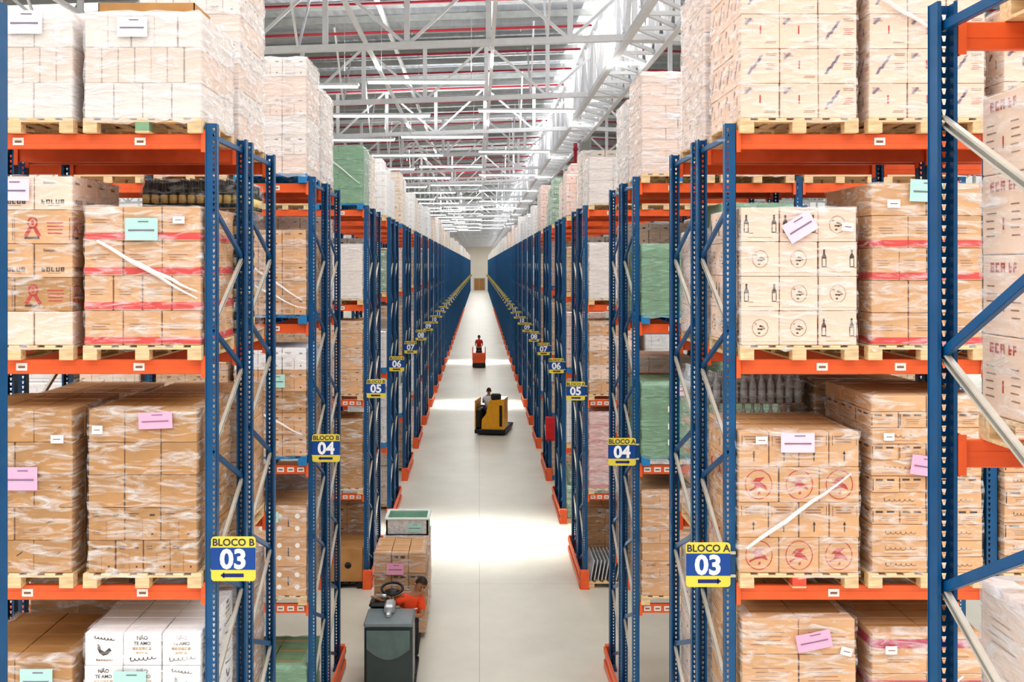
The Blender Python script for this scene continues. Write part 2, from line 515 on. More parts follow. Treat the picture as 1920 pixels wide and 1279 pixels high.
BEAM = {s: beam_mesh(s) for s in (-1, 1)}
_pl = MB(); _pl.box(-.048, .048, -.003, 0, -.033, .033, 'sticker'); _pl.box(-.03, .03, -.0042, -.003, -.012, .008, 'paleink')
PLATE = _pl.mesh('location_label')
UPM = {}
def upright(holes, kind, s):
    k = (holes, kind, s)
    if k not in UPM:
        UPM[k] = upright_mesh(HT, holes, (-s * .024 if kind == 'front' else s * .024), kind == 'back')
    return UPM[k]
BRM = {}
def brace_me(a, c, m, s):
    k = (round(a[0], 3), round(a[1] - c[1], 3), round(c[0], 3), m, s)
    if k not in BRM:
        mb = MB()
        channel(mb, (0, a[0], 0), (0, c[0], c[1] - a[1]), .042, .026, m, (-s if m == 'galv' else s))
        BRM[k] = mb.mesh('brace')
    return BRM[k]

def make_rack(s, y, label, nbays, nf=7.17, nb=6.72, step=1.075, holes=True, plates=None, detail=2, group='pallet racks along the aisle'):
    t = thing('pallet_rack', label, 'pallet rack', (s * E[s], y, 0), 0, group)
    bl = brace_list(nf, nb, step, HT)
    for i in range(nbays + 1):
        x = s * BAY * i
        obj('upright', upright(holes, 'front', s), t, (x, 0, 0))
        obj('upright', upright(holes, 'back', s), t, (x, RD, 0))
        if detail == 2:
            for a, c, m in bl:
                obj('brace', brace_me(a, c, m, s), t, (x, 0, a[1]))
        else:
            if ('lat', s) not in BRM:
                mb = MB()
                for a, c, m in bl:
                    mb.bar((0, a[0], a[1]), (0, c[0], c[1]), .03, .045, m)
                BRM['lat', s] = mb.mesh('bracing')
            obj('bracing', BRM['lat', s], t, (x, 0, 0))
    for i in range(nbays):
        for li, z in enumerate(LV):
            for yy in (0, RD):
                b = obj('beam', BEAM[s], t, (s * BAY * i, yy, z))
                if plates and yy == 0 and i == 0:
                    for px in plates[li]:
                        obj('location_label', PLATE, b, (s * px, -.0265, .0))
    return t

def row_label(s, n, half):
    w = {0: 'front', 1: 'rear'}[half]
    return f'blue and orange pallet rack, {w} one of the {SIDE[s]} pair at sign {n:02d}'

P3 = {1: [[.9, 1.9]] * 4, -1: [[.62, 1.62]] * 4}
P3[1] = [[.8, 1.5], [.9], [.8, 1.48], [1.3]]
P3[-1] = [[.6, 1.6], [.6, 1.6], [.63, 1.65], [.62, 1.68]]
P4 = [[.16, .30, .44, .58], [.16, .30, .44, .58], [.5], [.5]]
for s in (-1, 1):
    make_rack(s, ROWY[3] , row_label(s, 3, 0), 2, plates=P3[s])
    make_rack(s, ROWY[3] + RD + RG, row_label(s, 3, 1), 2)
    make_rack(s, ROWY[4], row_label(s, 4, 0), 2, plates=P4)
    make_rack(s, ROWY[4] + RD + RG, row_label(s, 4, 1), 1)
    make_rack(s, ROWY[5], row_label(s, 5, 0), 2, plates=P4, detail=1)
    make_rack(s, ROWY[5] + RD + RG, row_label(s, 5, 1), 1, detail=1)
# the row beside the camera
_E = dict(E)
E[-1] = 2.285
make_rack(-1, 3.59, 'blue rack upright cut off by the left edge, nearest to the viewer', 1, nf=6.78, nb=7.33, step=1.1)
E[-1] = _E[-1]
make_rack(1, 3.59, 'large blue rack frame with zigzag braces nearest the viewer at right', 1, nf=6.78, nb=7.33, step=1.1)

proto = {}
for n in range(6, 13):
    for s in (-1, 1):
        for half in (0, 1):
            y = ROWY[n] + half * (RD + RG)
            if s not in proto:
                proto[s] = make_rack(s, y, row_label(s, n, half), 1, holes=False, detail=1)
            else:
                dup(proto[s], (s * E[s], y, 0), row_label(s, n, half))
def far_rack_mesh(s):
    mb = MB()
    for half in (0, 1):
        y = half * (RD + RG)
        for x in (0, s * BAY):
            for yy in (0, RD):
                mb.box(x - .045, x + .045, y + yy - .022, y + yy + .022, 0, HT, 'blue')
            for a, c, m in brace_list(7.17, 6.72, 1.075, HT):
                mb.bar((x, y + a[0], a[1]), (x, y + c[0], c[1]), .03, .045, m)
        for z in LV:
            for yy in (0, RD):
                mb.box(s * .05, s * (BAY - .05), y + yy - .024, y + yy + .024, z - BT, z + BT, 'orange')
    return mb.mesh('pallet_rack')
FR = {s: far_rack_mesh(s) for s in (-1, 1)}
for n in range(13, NROW + 1):
    for s in (-1, 1):
        thing('pallet_rack', f'distant blue double pallet rack carrying sign {n:02d} on the {SIDE[s]} of the aisle', 'pallet rack',
              (s * E[s], ROWY[n], 0), 0, 'pallet racks along the aisle', FR[s])

# ------------------------------------------------------------------ signs
def sign(s, n):
    w, h = .385, .385
    x0 = -s * 0.0 if s < 0 else 0
    cx = s * E[s] - s * (.20)
    y = ROWY[n] - .065
    z = 4.106 if s < 0 else 4.055
    t = thing('aisle_sign', f'blue and yellow hanging sign {n:02d} on the {SIDE[s]} rack end, arrow pointing {SIDE[s]}', 'sign', (cx, y, z), 0, 'numbered row signs')
    mb = MB()
    def rr(x0, x1, z0, z1, r, yy, mat, corners=(1, 1, 1, 1)):
        pts = []
        for (px, pz, a0, on) in ((x1, z1, 0, corners[0]), (x0, z1, 90, corners[1]), (x0, z0, 180, corners[2]), (x1, z0, 270, corners[3])):
            if not on: pts.append((px, yy, pz)); continue
            ox = px - r if px == x1 else px + r; oz = pz - r if pz == z1 else pz + r
            for k in range(5):
                a = math.radians(a0 + 22.5 * k)
                pts.append((ox + r * math.cos(a), yy, oz + r * math.sin(a)))
        mb.poly(pts, mat)
        return pts
    p = rr(-w / 2, w / 2, -h / 2, h / 2, .03, -.004, 'signyellow')
    q = [(a, .004, c) for a, b, c in p]
    mb.poly(q[::-1], 'signyellow')
    for i in range(len(p)): mb.poly([p[i], q[i], q[(i + 1) % len(p)], p[(i + 1) % len(p)]], 'signyellow')
    mb.poly([(-w / 2, -.0046, -.095), (w / 2, -.0046, -.095), (w / 2, -.0046, .098), (-w / 2, -.0046, .098)], 'signblue')
    obj('sign_plate', mb.mesh('sign_plate'), t)
    mb = MB()
    vs, fs = text_geo('BLOCO ' + ('B' if s < 0 else 'A'), .086, .024)
    mb.raw([(v[0], -.006, v[1] + .144) for v in vs], fs, 'signink')
    vs, fs = text_geo(f'{n:02d}', .232, .035)
    mb.raw([(v[0], -.006, v[1]) for v in vs], fs, 'signwhite')
    a = s
    az = -.142
    mb.poly([(-.09 * a, -.006, az - .016), (.085 * a, -.006, az - .016), (.085 * a, -.006, az + .016), (-.09 * a, -.006, az + .016)], 'signarrow')
    mb.poly([(.112 * a, -.006, az), (.078 * a, -.006, az + .027), (.078 * a, -.006, az - .027)], 'signarrow')
    obj('lettering', mb.mesh('lettering'), t)
    mb = MB()
    for zz in (-.1, .1): mb.box(s * .17 - .02, s * .22 + .02, .004, .02, zz - .012, zz + .012, 'galv')
    obj('bracket', mb.mesh('bracket'), t)
for n in range(3, NROW + 1):
    for s in (-1, 1): sign(s, n)

# ------------------------------------------------------------------ rack end guards
def guard_mesh(s):
    mb = MB()
    L = 2 * RD + RG
    for y in (-.16, L + .06):
        mb.box(-.085, .085, y, y + .10, 0, .38, 'orange', bev=.008)
        mb.box(-.10, .10, y - .02, y + .12, 0, .012, 'orange')
    x = -s * .09
    for z in (.09, .30):
        mb.box(x - .02, x + .02, -.10, L + .12, z - .05, z + .05, 'orange', bev=.006)
    return mb.mesh('rack_guard')
GM = {s: guard_mesh(s) for s in (-1, 1)}
for n in range(4, 30):
    for s in (-1, 1):
        thing('rack_guard', f'orange steel floor guard at the foot of the {SIDE[s]} rack under sign {n:02d}', 'guard rail',
              (s * (E[s] - .02) , ROWY[n], 0), 0, 'orange rack end guards', GM[s])

# ------------------------------------------------------------------ pallets
PALM = {}
def pallet_mesh(mat='wood', mid='wood', w=1.02, d=1.16):
    k = (mat, mid)
    if k in PALM: return PALM[k]
    mb = MB(); h = .125
    for i in range(7):
        x = -w / 2 + i * (w - .09) / 6
        mb.box(x, x + .09, -d / 2, d / 2, h - .018, h, mat, bev=.002)
    for y in (-d / 2, -.05, d / 2 - .1):
        mb.box(-w / 2, w / 2, y, y + .1, h - .034, h - .018, mat)
        for i, x in enumerate((-w / 2, -.06, w / 2 - .12)):
            mb.box(x, x + .12, y, y + .1, .016, h - .034, mid if i == 1 and y == -d / 2 else mat)
    for x in (-w / 2, -.06, w / 2 - .12):
        mb.box(x, x + .12, -d / 2, d / 2, 0, .016, mat)
    PALM[k] = mb.mesh('pallet'); return PALM[k]

# ------------------------------------------------------------------ cartons
CM = {}
def carton_mesh(w, d, h, card, style):
    k = (round(w, 3), round(d, 3), round(h, 3), card, style)
    if k in CM: return CM[k]
    rnd = random.Random(hash(k[:3]) & 1023)
    mb = MB(); g = .004
    mb.box(-w / 2 + g, w / 2 - g, -d / 2 + g, d / 2 - g, .001, h - .003, card, bev=.005)
    # flap seam with its tape
    mb.box(-w / 2 + g + .004, w / 2 - g - .004, -.025, .025, h - .004, h - .0015, 'tape' if card != 'whitecard' else 'paper')
    # prints on front (-Y) and on both ends
    def fr(face):
        """-> (width, fn (u, v) -> point)"""
        e = .0012
        if face == 0: return w, lambda u, v: (u, -d / 2 + g - e, v)
        if face == 1: return d, lambda u, v: (w / 2 - g + e, u, v)
        return d, lambda u, v: (-w / 2 + g - e, -u, v)
    def rect(f, u0, u1, v0, v1, mat): mb.poly([f(u0, v0), f(u1, v0), f(u1, v1), f(u0, v1)], mat)
    def ell(f, cu, cv, ru, rv, mat, n=18): mb.poly([f(cu + ru * math.cos(2 * math.pi * i / n), cv + rv * math.sin(2 * math.pi * i / n)) for i in range(n)], mat)
    def ring(f, cu, cv, ru, rv, t, mat, n=24):
        for i in range(n):
            a = 2 * math.pi * i / n; b = 2 * math.pi * (i + 1) / n
            mb.poly([f(cu + ru * math.cos(a), cv + rv * math.sin(a)), f(cu + ru * math.cos(b), cv + rv * math.sin(b)),
                     f(cu + (ru - t) * math.cos(b), cv + (rv - t) * math.sin(b)), f(cu + (ru - t) * math.cos(a), cv + (rv - t) * math.sin(a))], mat)
    def word(f, t, cu, cv, size, mat, bold=.01, squash=1, ang=0):
        vs, fs = text_geo(t, size, bold, squash)
        ca, sa = math.cos(ang), math.sin(ang)
        mb.raw([f(cu + v[0] * ca - v[1] * sa, cv + v[0] * sa + v[1] * ca) for v in vs], fs, mat)
    def lines(f, u0, u1, v0, n, st, th, mat):
        for i in range(n):
            a = u0 + rnd.uniform(0, .15) * (u1 - u0); b = u1 - rnd.uniform(0, .3) * (u1 - u0)
            rect(f, a, b, v0 - i * st, v0 - i * st + th, mat)
    def scrib(f, cu, cv, wd, ht, n, mat):
        # lettering too blurred to read in the photo: blocks of broken strokes
        g2 = wd / n
        for i in range(n):
            u = cu - wd / 2 + g2 * i; q = g2 * .78; th = ht * .24
            rect(f, u, u + q * .35, cv - ht / 2, cv + ht / 2, mat)
            for r in range(3):
                if rnd.random() < .75: rect(f, u + q * .3, u + q * rnd.uniform(.8, 1), cv - ht / 2 + r * (ht - th) / 2, cv - ht / 2 + r * (ht - th) / 2 + th, mat)
            if rnd.random() < .5: rect(f, u + q * .72, u + q, cv - ht / 2, cv + ht * .5, mat)
    def script(f, cu, cv, wd, ht, mat, ang=0):
        P = []; n = 40
        for i in range(n + 1):
            q = i / n; a = q * 2 * math.pi * 6
            hh = ht * (.5 if q > .12 else 1.0) * (1.6 if abs(q - .62) < .06 else 1)
            P.append((cu - wd / 2 + wd * q + .01 * math.cos(a), cv + hh * .5 * math.sin(a) + (q - .5) * wd * ang))
        for i in range(n):
            (a, b), (c, e) = P[i], P[i + 1]
            L = math.hypot(c - a, e - b) or 1; nx_, ny_ = -(e - b) / L * .0035, (c - a) / L * .0035
            mb.poly([f(a - nx_, b - ny_), f(c - nx_, e - ny_), f(c + nx_, e + ny_), f(a + nx_, b + ny_)], mat)
    def bottle(f, cu, v0, hh, fill):
        r = hh * .13
        pts = [(-r, 0), (r, 0), (r, .6), (r * .4, .75), (r * .4, 1), (-r * .4, 1), (-r * .4, .75), (-r, .6)]
        mb.poly([f(cu + a, v0 + b * hh) for a, b in pts], 'ink' if fill else 'paleink')
        if not fill or True:
            mb.poly([(p[0] , p[1] - (.0006 if f(0, 0)[1] < -d / 2 + g and abs(p[0]) < w / 2 - g else 0), p[2]) for p in [f(cu + a * .65, v0 + hh * (.06 + b * .42)) for a, b in [(-r, 0), (r, 0), (r, 1), (-r, 1)]]], card)
    for face in (0, 1, 2):
        W, f = fr(face)
        if style == 'none': break
        if style == 'bar':
            rect(f, -.006, .006, h * .42, h * .66, 'redink' if rnd.random() < .3 else 'ink')
            lines(f, -W * .42, -W * .15, h * .86, 3, .012, .004, 'paleink')
            lines(f, W * .1, W * .42, h * .2, 2, .012, .004, 'paleink')
            mb.poly([f(-W * .42, h * .72), f(-W * .36, h * .68), f(-W * .22, h * .84), f(-W * .26, h * .89)], 'purpleink')
        elif style == 'bird':
            for i, (a, b) in enumerate(((-.28, .4), (-.16, .55), (-.05, .72))):
                mb.poly([f(W * (a - .06), h * (b - .14)), f(W * (a + .02), h * (b - .13)), f(W * (a + .12), h * (b + .10)), f(W * (a + .03), h * (b + .06))], 'purpleink')
            lines(f, W * .14, W * .44, h * .56, 4, .016, .004, 'redink')
            lines(f, W * .14, W * .44, h * .84, 2, .014, .005, 'paleink')
        elif style == 'bottles':
            nb = 3 if W > .4 else 2
            for i in range(nb):
                bottle(f, -W * .36 + W * .72 * i / max(1, nb - 1), h * .26, h * .52, i != 1 or nb < 3)
                rect(f, -W * .36 + W * .72 * i / max(1, nb - 1) + .02, min(W * .48, -W * .36 + W * .72 * i / max(1, nb - 1) + .06), h * .24, h * .26, 'paleink')
            lines(f, -W * .45, W * .45, h * .12, 1, .01, .003, 'paleink')
        elif style == 'faces':
            ring(f, 0, h * .5, h * .24, h * .26, .005, 'paleink', 12)
            for i in range(9):
                a = rnd.uniform(0, 6.28); r = rnd.uniform(.04, .19) * h
                ell(f, r * math.cos(a), h * .5 + r * math.sin(a), .012, .008, 'ink' if i % 2 else 'paleink', 6)
            rect(f, -W * .45, W * .45, h * .1, h * .105, 'paleink')
        elif style == 'emblem':
            ru = min(W * .34, h * .44)
            ring(f, 0, h * .5, ru, h * .42, .008, 'redink', 30)
            for pts in ([(-.55, .1), (-.2, .45), (.45, .5), (.1, .2), (-.1, .1)], [(-.3, .1), (.1, .2), (.5, -.05), (.65, -.35), (.2, -.2), (-.35, -.3)],
                        [(-.7, -.35), (-.3, -.2), (-.3, -.3), (-.7, -.5)], [(-.05, -.5), (.12, -.42), (.12, -.62), (-.05, -.68)]):
                mb.poly([f(a * ru, h * .5 + b * h * .42) for a, b in pts], 'redink')
        elif style == 'arrows':
            for cu in ((-W * .3, W * .2) if W > .3 else (0,)):
                rect(f, cu - .005, cu + .005, h * .16, h * .40, 'ink')
                mb.poly([f(cu - .014, h * .36), f(cu + .014, h * .36), f(cu, h * .46)], 'ink')
            lines(f, -W * .36, W * .38, h * .84, 3, .024, .010, 'paleink')
            rect(f, -W * .40, -W * .385, h * .6, h * .9, 'ink'); rect(f, W * .40, W * .415, h * .6, h * .9, 'ink')
        elif style == 'slim':
            rect(f, -W * .47, -W * .44, h * .15, h * .85, 'ink')
            rect(f, -W * .36, -W * .1, h * .72, h * .84, 'ink'); rect(f, W * .04, W * .3, h * .72, h * .84, 'ink')
            lines(f, -W * .3, W * .3, h * .5, 3, .018, .004, 'paleink')
        elif style == 'slimtext':
            script(f, 0, h * .5, W * .55, h * .3, 'paleink')
            rect(f, -W * .3, W * .32, h * .2, h * .225, 'paleink')
        elif style == 'words':
            scrib(f, 0, h * .24, W * .62, h * .13, 5, 'ink')
            script(f, -W * .1, h * .8, W * .3, h * .09, 'paleink')
            lines(f, -W * .2, W * .25, h * .12, 1, .01, .004, 'paleink')
        elif style == 'ribbon':
            cx = -W * .18
            ring(f, cx, h * .62, h * .16, h * .18, .018, 'redink', 14)
            ell(f, cx, h * .62, h * .05, h * .08, 'redink', 8)
            mb.poly([f(cx - .03, h * .5), f(cx + .0, h * .48), f(cx - .045, h * .2), f(cx - .075, h * .24)], 'redink')
            mb.poly([f(cx, h * .48), f(cx + .03, h * .5), f(cx + .075, h * .24), f(cx + .045, h * .2)], 'redink')
            rect(f, cx - .07, cx + .06, h * .14, h * .2, 'ink')
            lines(f, W * .06, W * .42, h * .6, 4, .03, .010, 'redink')
            rect(f, W * .45, W * .47, h * .1, h * .75, 'paleink')
        elif style == 'band':
            rect(f, -W / 2, W / 2, h * .04, h * .24, 'redtape')
            lines(f, -W * .36, W * .2, h * .6, 3, .022, .005, 'paleink')
        elif style == 'band_top':
            rect(f, -W / 2, W / 2, h * .62, h * .84, 'magtape')
            lines(f, -W * .3, W * .3, h * .4, 3, .022, .005, 'paleink')
        elif style == 'small':
            lines(f, -W * .4, -W * .1, h * .8, 2, .02, .006, 'ink')
            rect(f, W * .2, W * .34, h * .74, h * .80, 'ink')
            lines(f, -W * .38, -W * .1, h * .3, 3, .018, .006, 'paleink')
            rect(f, W * .24, W * .30, h * .16, h * .22, 'ink')
            rect(f, -.003, .003, h * .05, h * .6, 'paleink')
        elif style == 'tick':
            mb.poly([f(W * .05, h * .5), f(W * .2, h * .62), f(W * .2, h * .66), f(W * .05, h * .54)], 'ink')
            lines(f, -W * .4, 0, h * .3, 2, .02, .005, 'paleink')
        elif style == 'jam':
            word(f, 'NÃO', 0, h * .85, h * .15, 'ink', bold=.04)
            word(f, 'TE AMO', 0, h * .67, h * .14, 'ink', bold=.02)
            scrib(f, 0, h * .51, W * .5, h * .08, 6, 'goldink')
            scrib(f, 0, h * .38, W * .3, h * .06, 4, 'goldink')
            script(f, 0, h * .2, W * .66, h * .16, 'ink', .1)
        elif style == 'rooster':
            script(f, 0, h * .82, W * .5, h * .1, 'ink', -.12)
            mb.poly([f(-W * .16, h * .66), f(-W * .1, h * .6), f(-W * .08, h * .48), f(W * .02, h * .42), f(W * .14, h * .54), f(W * .2, h * .46), f(W * .1, h * .34), f(-W * .02, h * .3), f(-W * .12, h * .38), f(-W * .17, h * .52)], 'ink')
            script(f, 0, h * .17, W * .4, h * .06, 'paleink')
        elif style == 'bobo':
            scrib(f, -W * .12, h * .84, W * .36, h * .12, 3, 'redink'); scrib(f, W * .22, h * .84, W * .2, h * .12, 2, 'redink')
            rect(f, -.006, .006, h * .3, h * .45, 'redink')
            lines(f, -W * .4, -W * .15, h * .6, 5, .035, .006, 'paleink'); lines(f, W * .15, W * .4, h * .6, 5, .035, .006, 'paleink')
        elif style == 'dots':
            for a in (-.25, .25):
                for b in (.3, .72): ell(f, W * a, h * b, .035, .035, 'paper', 10)
            rect(f, -.008, .008, h * .35, h * .65, 'ink')
        elif style == 'lines':
            lines(f, -W * .35, W * .35, h * .6, 4, .035, .006, 'paleink')
    CM[k] = mb.mesh('carton'); return CM[k]

def sheet_mesh(w, h, mat):
    mb = MB()
    n = 4
    for i in range(n):
        u0 = -w / 2 + w * i / n; u1 = u0 + w / n
        y0 = -.004 - .006 * math.sin(math.pi * i / n); y1 = -.004 - .006 * math.sin(math.pi * (i + 1) / n)
        mb.poly([(u0, y0, -h / 2), (u1, y1, -h / 2), (u1, y1, h / 2), (u0, y0, h / 2)], mat)
    if w > .14:
        mb.box(-w * .1, w * .22, -.0125, -.0115, h * .32, h * .37, 'purpleink')
        mb.box(-w * .4, w * .4, -.0125, -.0115, -h * .08, -h * .01, 'purpleink')
    else:
        mb.box(-w * .3, w * .3, -.0125, -.0115, -h * .05, h * .05, 'paleink')
    return mb.mesh('label_sheet')

def wrap_mesh(w, d, z0, z1, mat, seed, top=True, out=.012):
    rnd = random.Random(seed)
    mb = MB(); r = .03
    pts = []
    def seg(ax, ay, bx, by, n):
        for i in range(n): pts.append((ax + (bx - ax) * i / n, ay + (by - ay) * i / n))
    X, Y = w / 2 + out, d / 2 + out
    for (cx, cy, a0, ex, ey, n) in ((X - r, Y - r, 0, -X + r, Y, 8), (-X + r, Y - r, 90, -X, -Y + r, 8), (-X + r, -Y + r, 180, X - r, -Y, 8), (X - r, -Y + r, 270, X, Y - r, 8)):
        for k in range(3):
            a = math.radians(a0 + 45 * k)
            pts.append((cx + r * math.cos(a), cy + r * math.sin(a)))
        lx, ly = pts[-1]
        for i in range(1, n): pts.append((lx + (ex - lx) * i / n, ly + (ey - ly) * i / n))
    n = len(pts); nz = max(6, int((z1 - z0) / .09))
    vs = []; ph = rnd.uniform(0, 6)
    for j in range(nz + 1):
        z = z0 + (z1 - z0) * j / nz
        for i, (x, y) in enumerate(pts):
            q = 1 + (.006 * math.sin(j * 1.9 + ph + i * .35) + rnd.uniform(-.003, .004)) / .5
            vs.append((x * q, y * q, z + (rnd.uniform(-.012, .012) if 0 < j else rnd.uniform(-.03, .02))))
    fs = [(j * n + i, j * n + (i + 1) % n, (j + 1) * n + (i + 1) % n, (j + 1) * n + i) for j in range(nz) for i in range(n)]
    if top:
        b = len(vs)
        for i, (x, y) in enumerate(pts):
            vs.append((x * .8 + rnd.uniform(-.01, .01), y * .82 + rnd.uniform(-.01, .01), z1 + .012 + rnd.uniform(0, .01)))
        fs += [(nz * n + i, nz * n + (i + 1) % n, b + (i + 1) % n, b + i) for i in range(n)]
    mb.raw(vs, fs, mat, smooth=True)
    return mb.mesh('stretch_wrap')

GROUPS = 'wrapped pallet loads stored in the racks'
def load(cx, y0, z, label, w=1.0, d=1.14, h=1.2, nx=3, ny=4, nz=4, card='kraft', styles=('small',), wrap='film', pal='wood', mid='wood',
         sheets=(), straps=(), s=1, pallet=True, topfilm=True, jit=.004, cards=None, split=None, group=GROUPS, rz=0, cat='pallet load', name='pallet_load'):
    """y0 is the front face; split: list of (nx) per layer"""
    t = thing(name, label, cat, (cx, y0 + d / 2, z), rz, group)
    zz = 0
    if pallet:
        obj('pallet', pallet_mesh(pal, mid), t, (0, 0, 0)); zz = .127
    lh = h / nz
    for k in range(nz):
        st = styles[k % len(styles)]
        cd = cards[k % len(cards)] if cards else card
        n1 = split[k % len(split)] if split else nx
        cw = w / n1; dd = d / ny
        stl = st if isinstance(st, (tuple, list)) else (st,)
        for i in range(n1):
            for j in range(ny):
                if not (i in (0, n1 - 1) or j in (0,) or k == nz - 1): continue
                if j == ny - 1 and k < nz - 1 and 0 < i < n1 - 1: continue
                me = carton_mesh(cw, dd, lh, cd, stl[i % len(stl)])
                obj('carton', me, t, (-w / 2 + cw * (i + .5) + U(-jit, jit), -d / 2 + dd * (j + .5) + U(-jit, jit), zz + lh * k), (0, 0, U(-.006, .006)))
    if wrap:
        obj('stretch_wrap', wrap_mesh(w, d, zz - .03, zz + h, wrap, random.randint(0, 9999), topfilm), t)
    for (u, v, sw, sh, mat, ang) in sheets:
        obj('label_sheet', sheet_mesh(sw, sh, mat), t, (u, -d / 2 - .024, zz + v), (0, ang, 0))
    for (u0, v0, u1, v1) in straps:
        mb = MB(); P = []
        for i in range(9):
            q = i / 8
            P.append((u0 + (u1 - u0) * q, -d / 2 - .030 - .004 * math.sin(i * 2.3), v0 + (v1 - v0) * q + .006 * math.sin(i * 1.7)))
        mb.tube(P, .014, 'rope', 6, radii=[.006 + .012 * abs(math.sin(.6 + i * .33)) for i in range(9)])
        obj('film_strap', mb.mesh('film_strap'), t, (0, 0, zz))
    return t

def slotx(s, k, w=1.02):
    return s * (E[s] + .066 + (k // 2) * BAY + (k % 2) * 1.105 + w / 2)
def shelf(l):  # l = 0 floor, 1..4 beams
    return 0.0 if l == 0 else LV[l - 1] + BT + .001

Y3 = ROWY[3] - .10
Y3b = ROWY[3] + RD + RG - .04
D3 = 1.14
def L3(s, k, l, label, **kw):
    return load(slotx(s, k), Y3, shelf(l), label, s=s, **kw)
# --- left rack 03, front, top shelf
L3(-1, 0, 4, 'cream cartons under milky wrap with an opened brown carton on top, left top shelf', h=.92, nx=4, nz=3, card='pale', cards=['pale', 'cream', 'pale'], split=[4, 7, 5], styles=('none', 'none', 'none'), wrap='filmhazy', mid='greencard',
   sheets=[(-.08, .78, .26, .17, 'paper', 0)])
L3(-1, 1, 4, 'white wrapped cartons with white label sheet, top shelf at the left edge', h=.92, nx=4, nz=3, card='pale', cards=['pale', 'cream', 'pale'], split=[3, 7, 3], styles=('none',), wrap='filmhazy',
   sheets=[(.1, .82, .3, .2, 'paper', 0)])
# --- level 3
L3(-1, 1, 3, 'tall wrapped brown cartons with red ribbon prints and pink sheet at the upper left edge', h=1.46, nx=3, nz=5, cards=['cream', 'brown', 'kraft', 'kraft', 'cream'],
   styles=('none', 'ribbon', 'words', 'ribbon', 'words'), split=[3, 2, 3, 2, 3], sheets=[(.0, 1.34, .28, .19, 'palepink', 0)])
L3(-1, 0, 3, 'red taped kraft cartons with mint sheet and diagonal film strand, left rack 03', h=1.20, nx=3, nz=4, card='kraft', styles=('band',), split=[3, 4, 3, 3],
   sheets=[(.0, 1.0, .28, .19, 'mint', 0), (.32, 1.08, .1, .06, 'paper', 0)], straps=[(-.38, .9, .48, .40), (-.1, .74, .48, .46)], wrap='film')
# --- level 2
L3(-1, 1, 2, 'brown wrapped cartons with low pink sheet, middle shelf at the left edge', h=1.41, nx=3, nz=5, card='brown', styles=('tick', 'tick', 'tick', 'none', 'none'), split=[3, 2],
   sheets=[(.07, .82, .28, .2, 'pink', 0), (.38, 1.16, .11, .07, 'paper', 0)])
L3(-1, 0, 2, 'brown wrapped cartons with high pink sheet beside the left sign 03 post', h=1.41, w=.94, nx=4, nz=5, card='brown', styles=('small', 'small', 'none', 'none', 'none'), split=[4, 3, 3, 3, 3],
   sheets=[(.12, 1.32, .29, .14, 'pink', -.04), (-.38, 1.24, .09, .07, 'paper', 0)])
# --- level 1
L3(-1, 1, 1, 'plain brown carton stack with mint sheet at the bottom left', h=1.20, nx=2, nz=3, ny=2, card='brown', styles=('none',),
   sheets=[(.2, 1.02, .28, .2, 'mint', 0), (.42, .93, .11, .08, 'paper', 0)], wrap='film')
L3(-1, 0, 1, 'white printed cartons with mint sheet at the bottom of left rack 03', h=1.42, nx=3, nz=5, ny=3, card='whitecard', styles=(('jam', 'rooster'), ('jam', 'jam', 'jam'), ('rooster', 'jam'), ('jam', 'jam', 'rooster'), ('rooster', 'jam', 'jam')),
   sheets=[(-.1, 1.0, .28, .2, 'mint', 0)], wrap='film')
# --- right rack 03, front
L3(1, 0, 4, 'tall peach wine cartons in clear wrap on top shelf beside right sign 03 frame', h=1.50, nx=4, nz=5, card='cream', styles=(('bar', 'bar', 'bird'), ('bird', 'bar'), ('bar', 'bar', 'bird'), ('bird', 'bar', 'bar'), ('bar',)), split=[3, 3, 3, 3, 3], wrap='film')
L3(1, 1, 4, 'tall peach cartons with diagonal film strand on top shelf behind the near blue post', h=1.50, nx=3, nz=5, card='cream', styles=(('bar', 'bar', 'bird'), ('bird', 'bar'), ('bar', 'bar', 'bird'), ('bird', 'bar')), wrap='film',
   straps=[(-.4, 1.02, .1, .72)])
L3(1, 0, 3, 'cartons printed with bottle outlines under a tilted pale pink sheet', h=1.19, nx=4, nz=4, card='cream', styles=(('faces', 'faces', 'bottles'), ('bottles', 'faces', 'faces'), ('faces', 'faces', 'bottles'), ('bottles', 'bottles', 'faces')), split=[3, 3, 3, 3],
   sheets=[(.0, 1.02, .27, .18, 'palepink', -.55), (.41, 1.02, .1, .07, 'paper', .1)], wrap='film')
L3(1, 1, 3, 'red taped cartons with a mint sheet at the top, right rack 03', h=1.40, w=.96, nx=3, nz=5, card='kraft', styles=('band', 'none', 'band', 'band', 'none'), split=[3, 3, 4, 3, 2],
   sheets=[(-.02, 1.33, .28, .19, 'mint', .05), (-.3, 1.22, .11, .07, 'paper', 0)], wrap='film')
L3(1, 0, 2, 'cartons with red oval emblems, pink sheet and diagonal strand, right rack 03', h=1.22, w=1.04, nx=4, nz=4, card='kraft', styles=('emblem', 'arrows', 'emblem', 'arrows'), split=[3, 4, 3, 4], mid='redwood',
   sheets=[(-.02, 1.13, .29, .17, 'palepink', 0), (-.33, 1.15, .1, .065, 'paper', 0)], straps=[(-.46, .22, .44, .86)], wrap='filmhazy' if False else 'film')
L3(1, 1, 2, 'tall stack of thin flat cartons with tilted pink sheet, right rack 03', h=1.53, w=.96, nx=4, nz=11, ny=3, card='kraft', styles=('slimtext', 'slimtext', 'slimtext', 'slim', 'slimtext', 'slim', 'slimtext', 'slim', 'slimtext', 'slim', 'none'),
   split=[2, 2, 2, 4, 2, 4, 2, 4, 2, 4, 2], sheets=[(-.03, .93, .24, .17, 'pink', .15), (-.34, 1.18, .09, .065, 'paper', 0)], wrap='film', jit=.008)
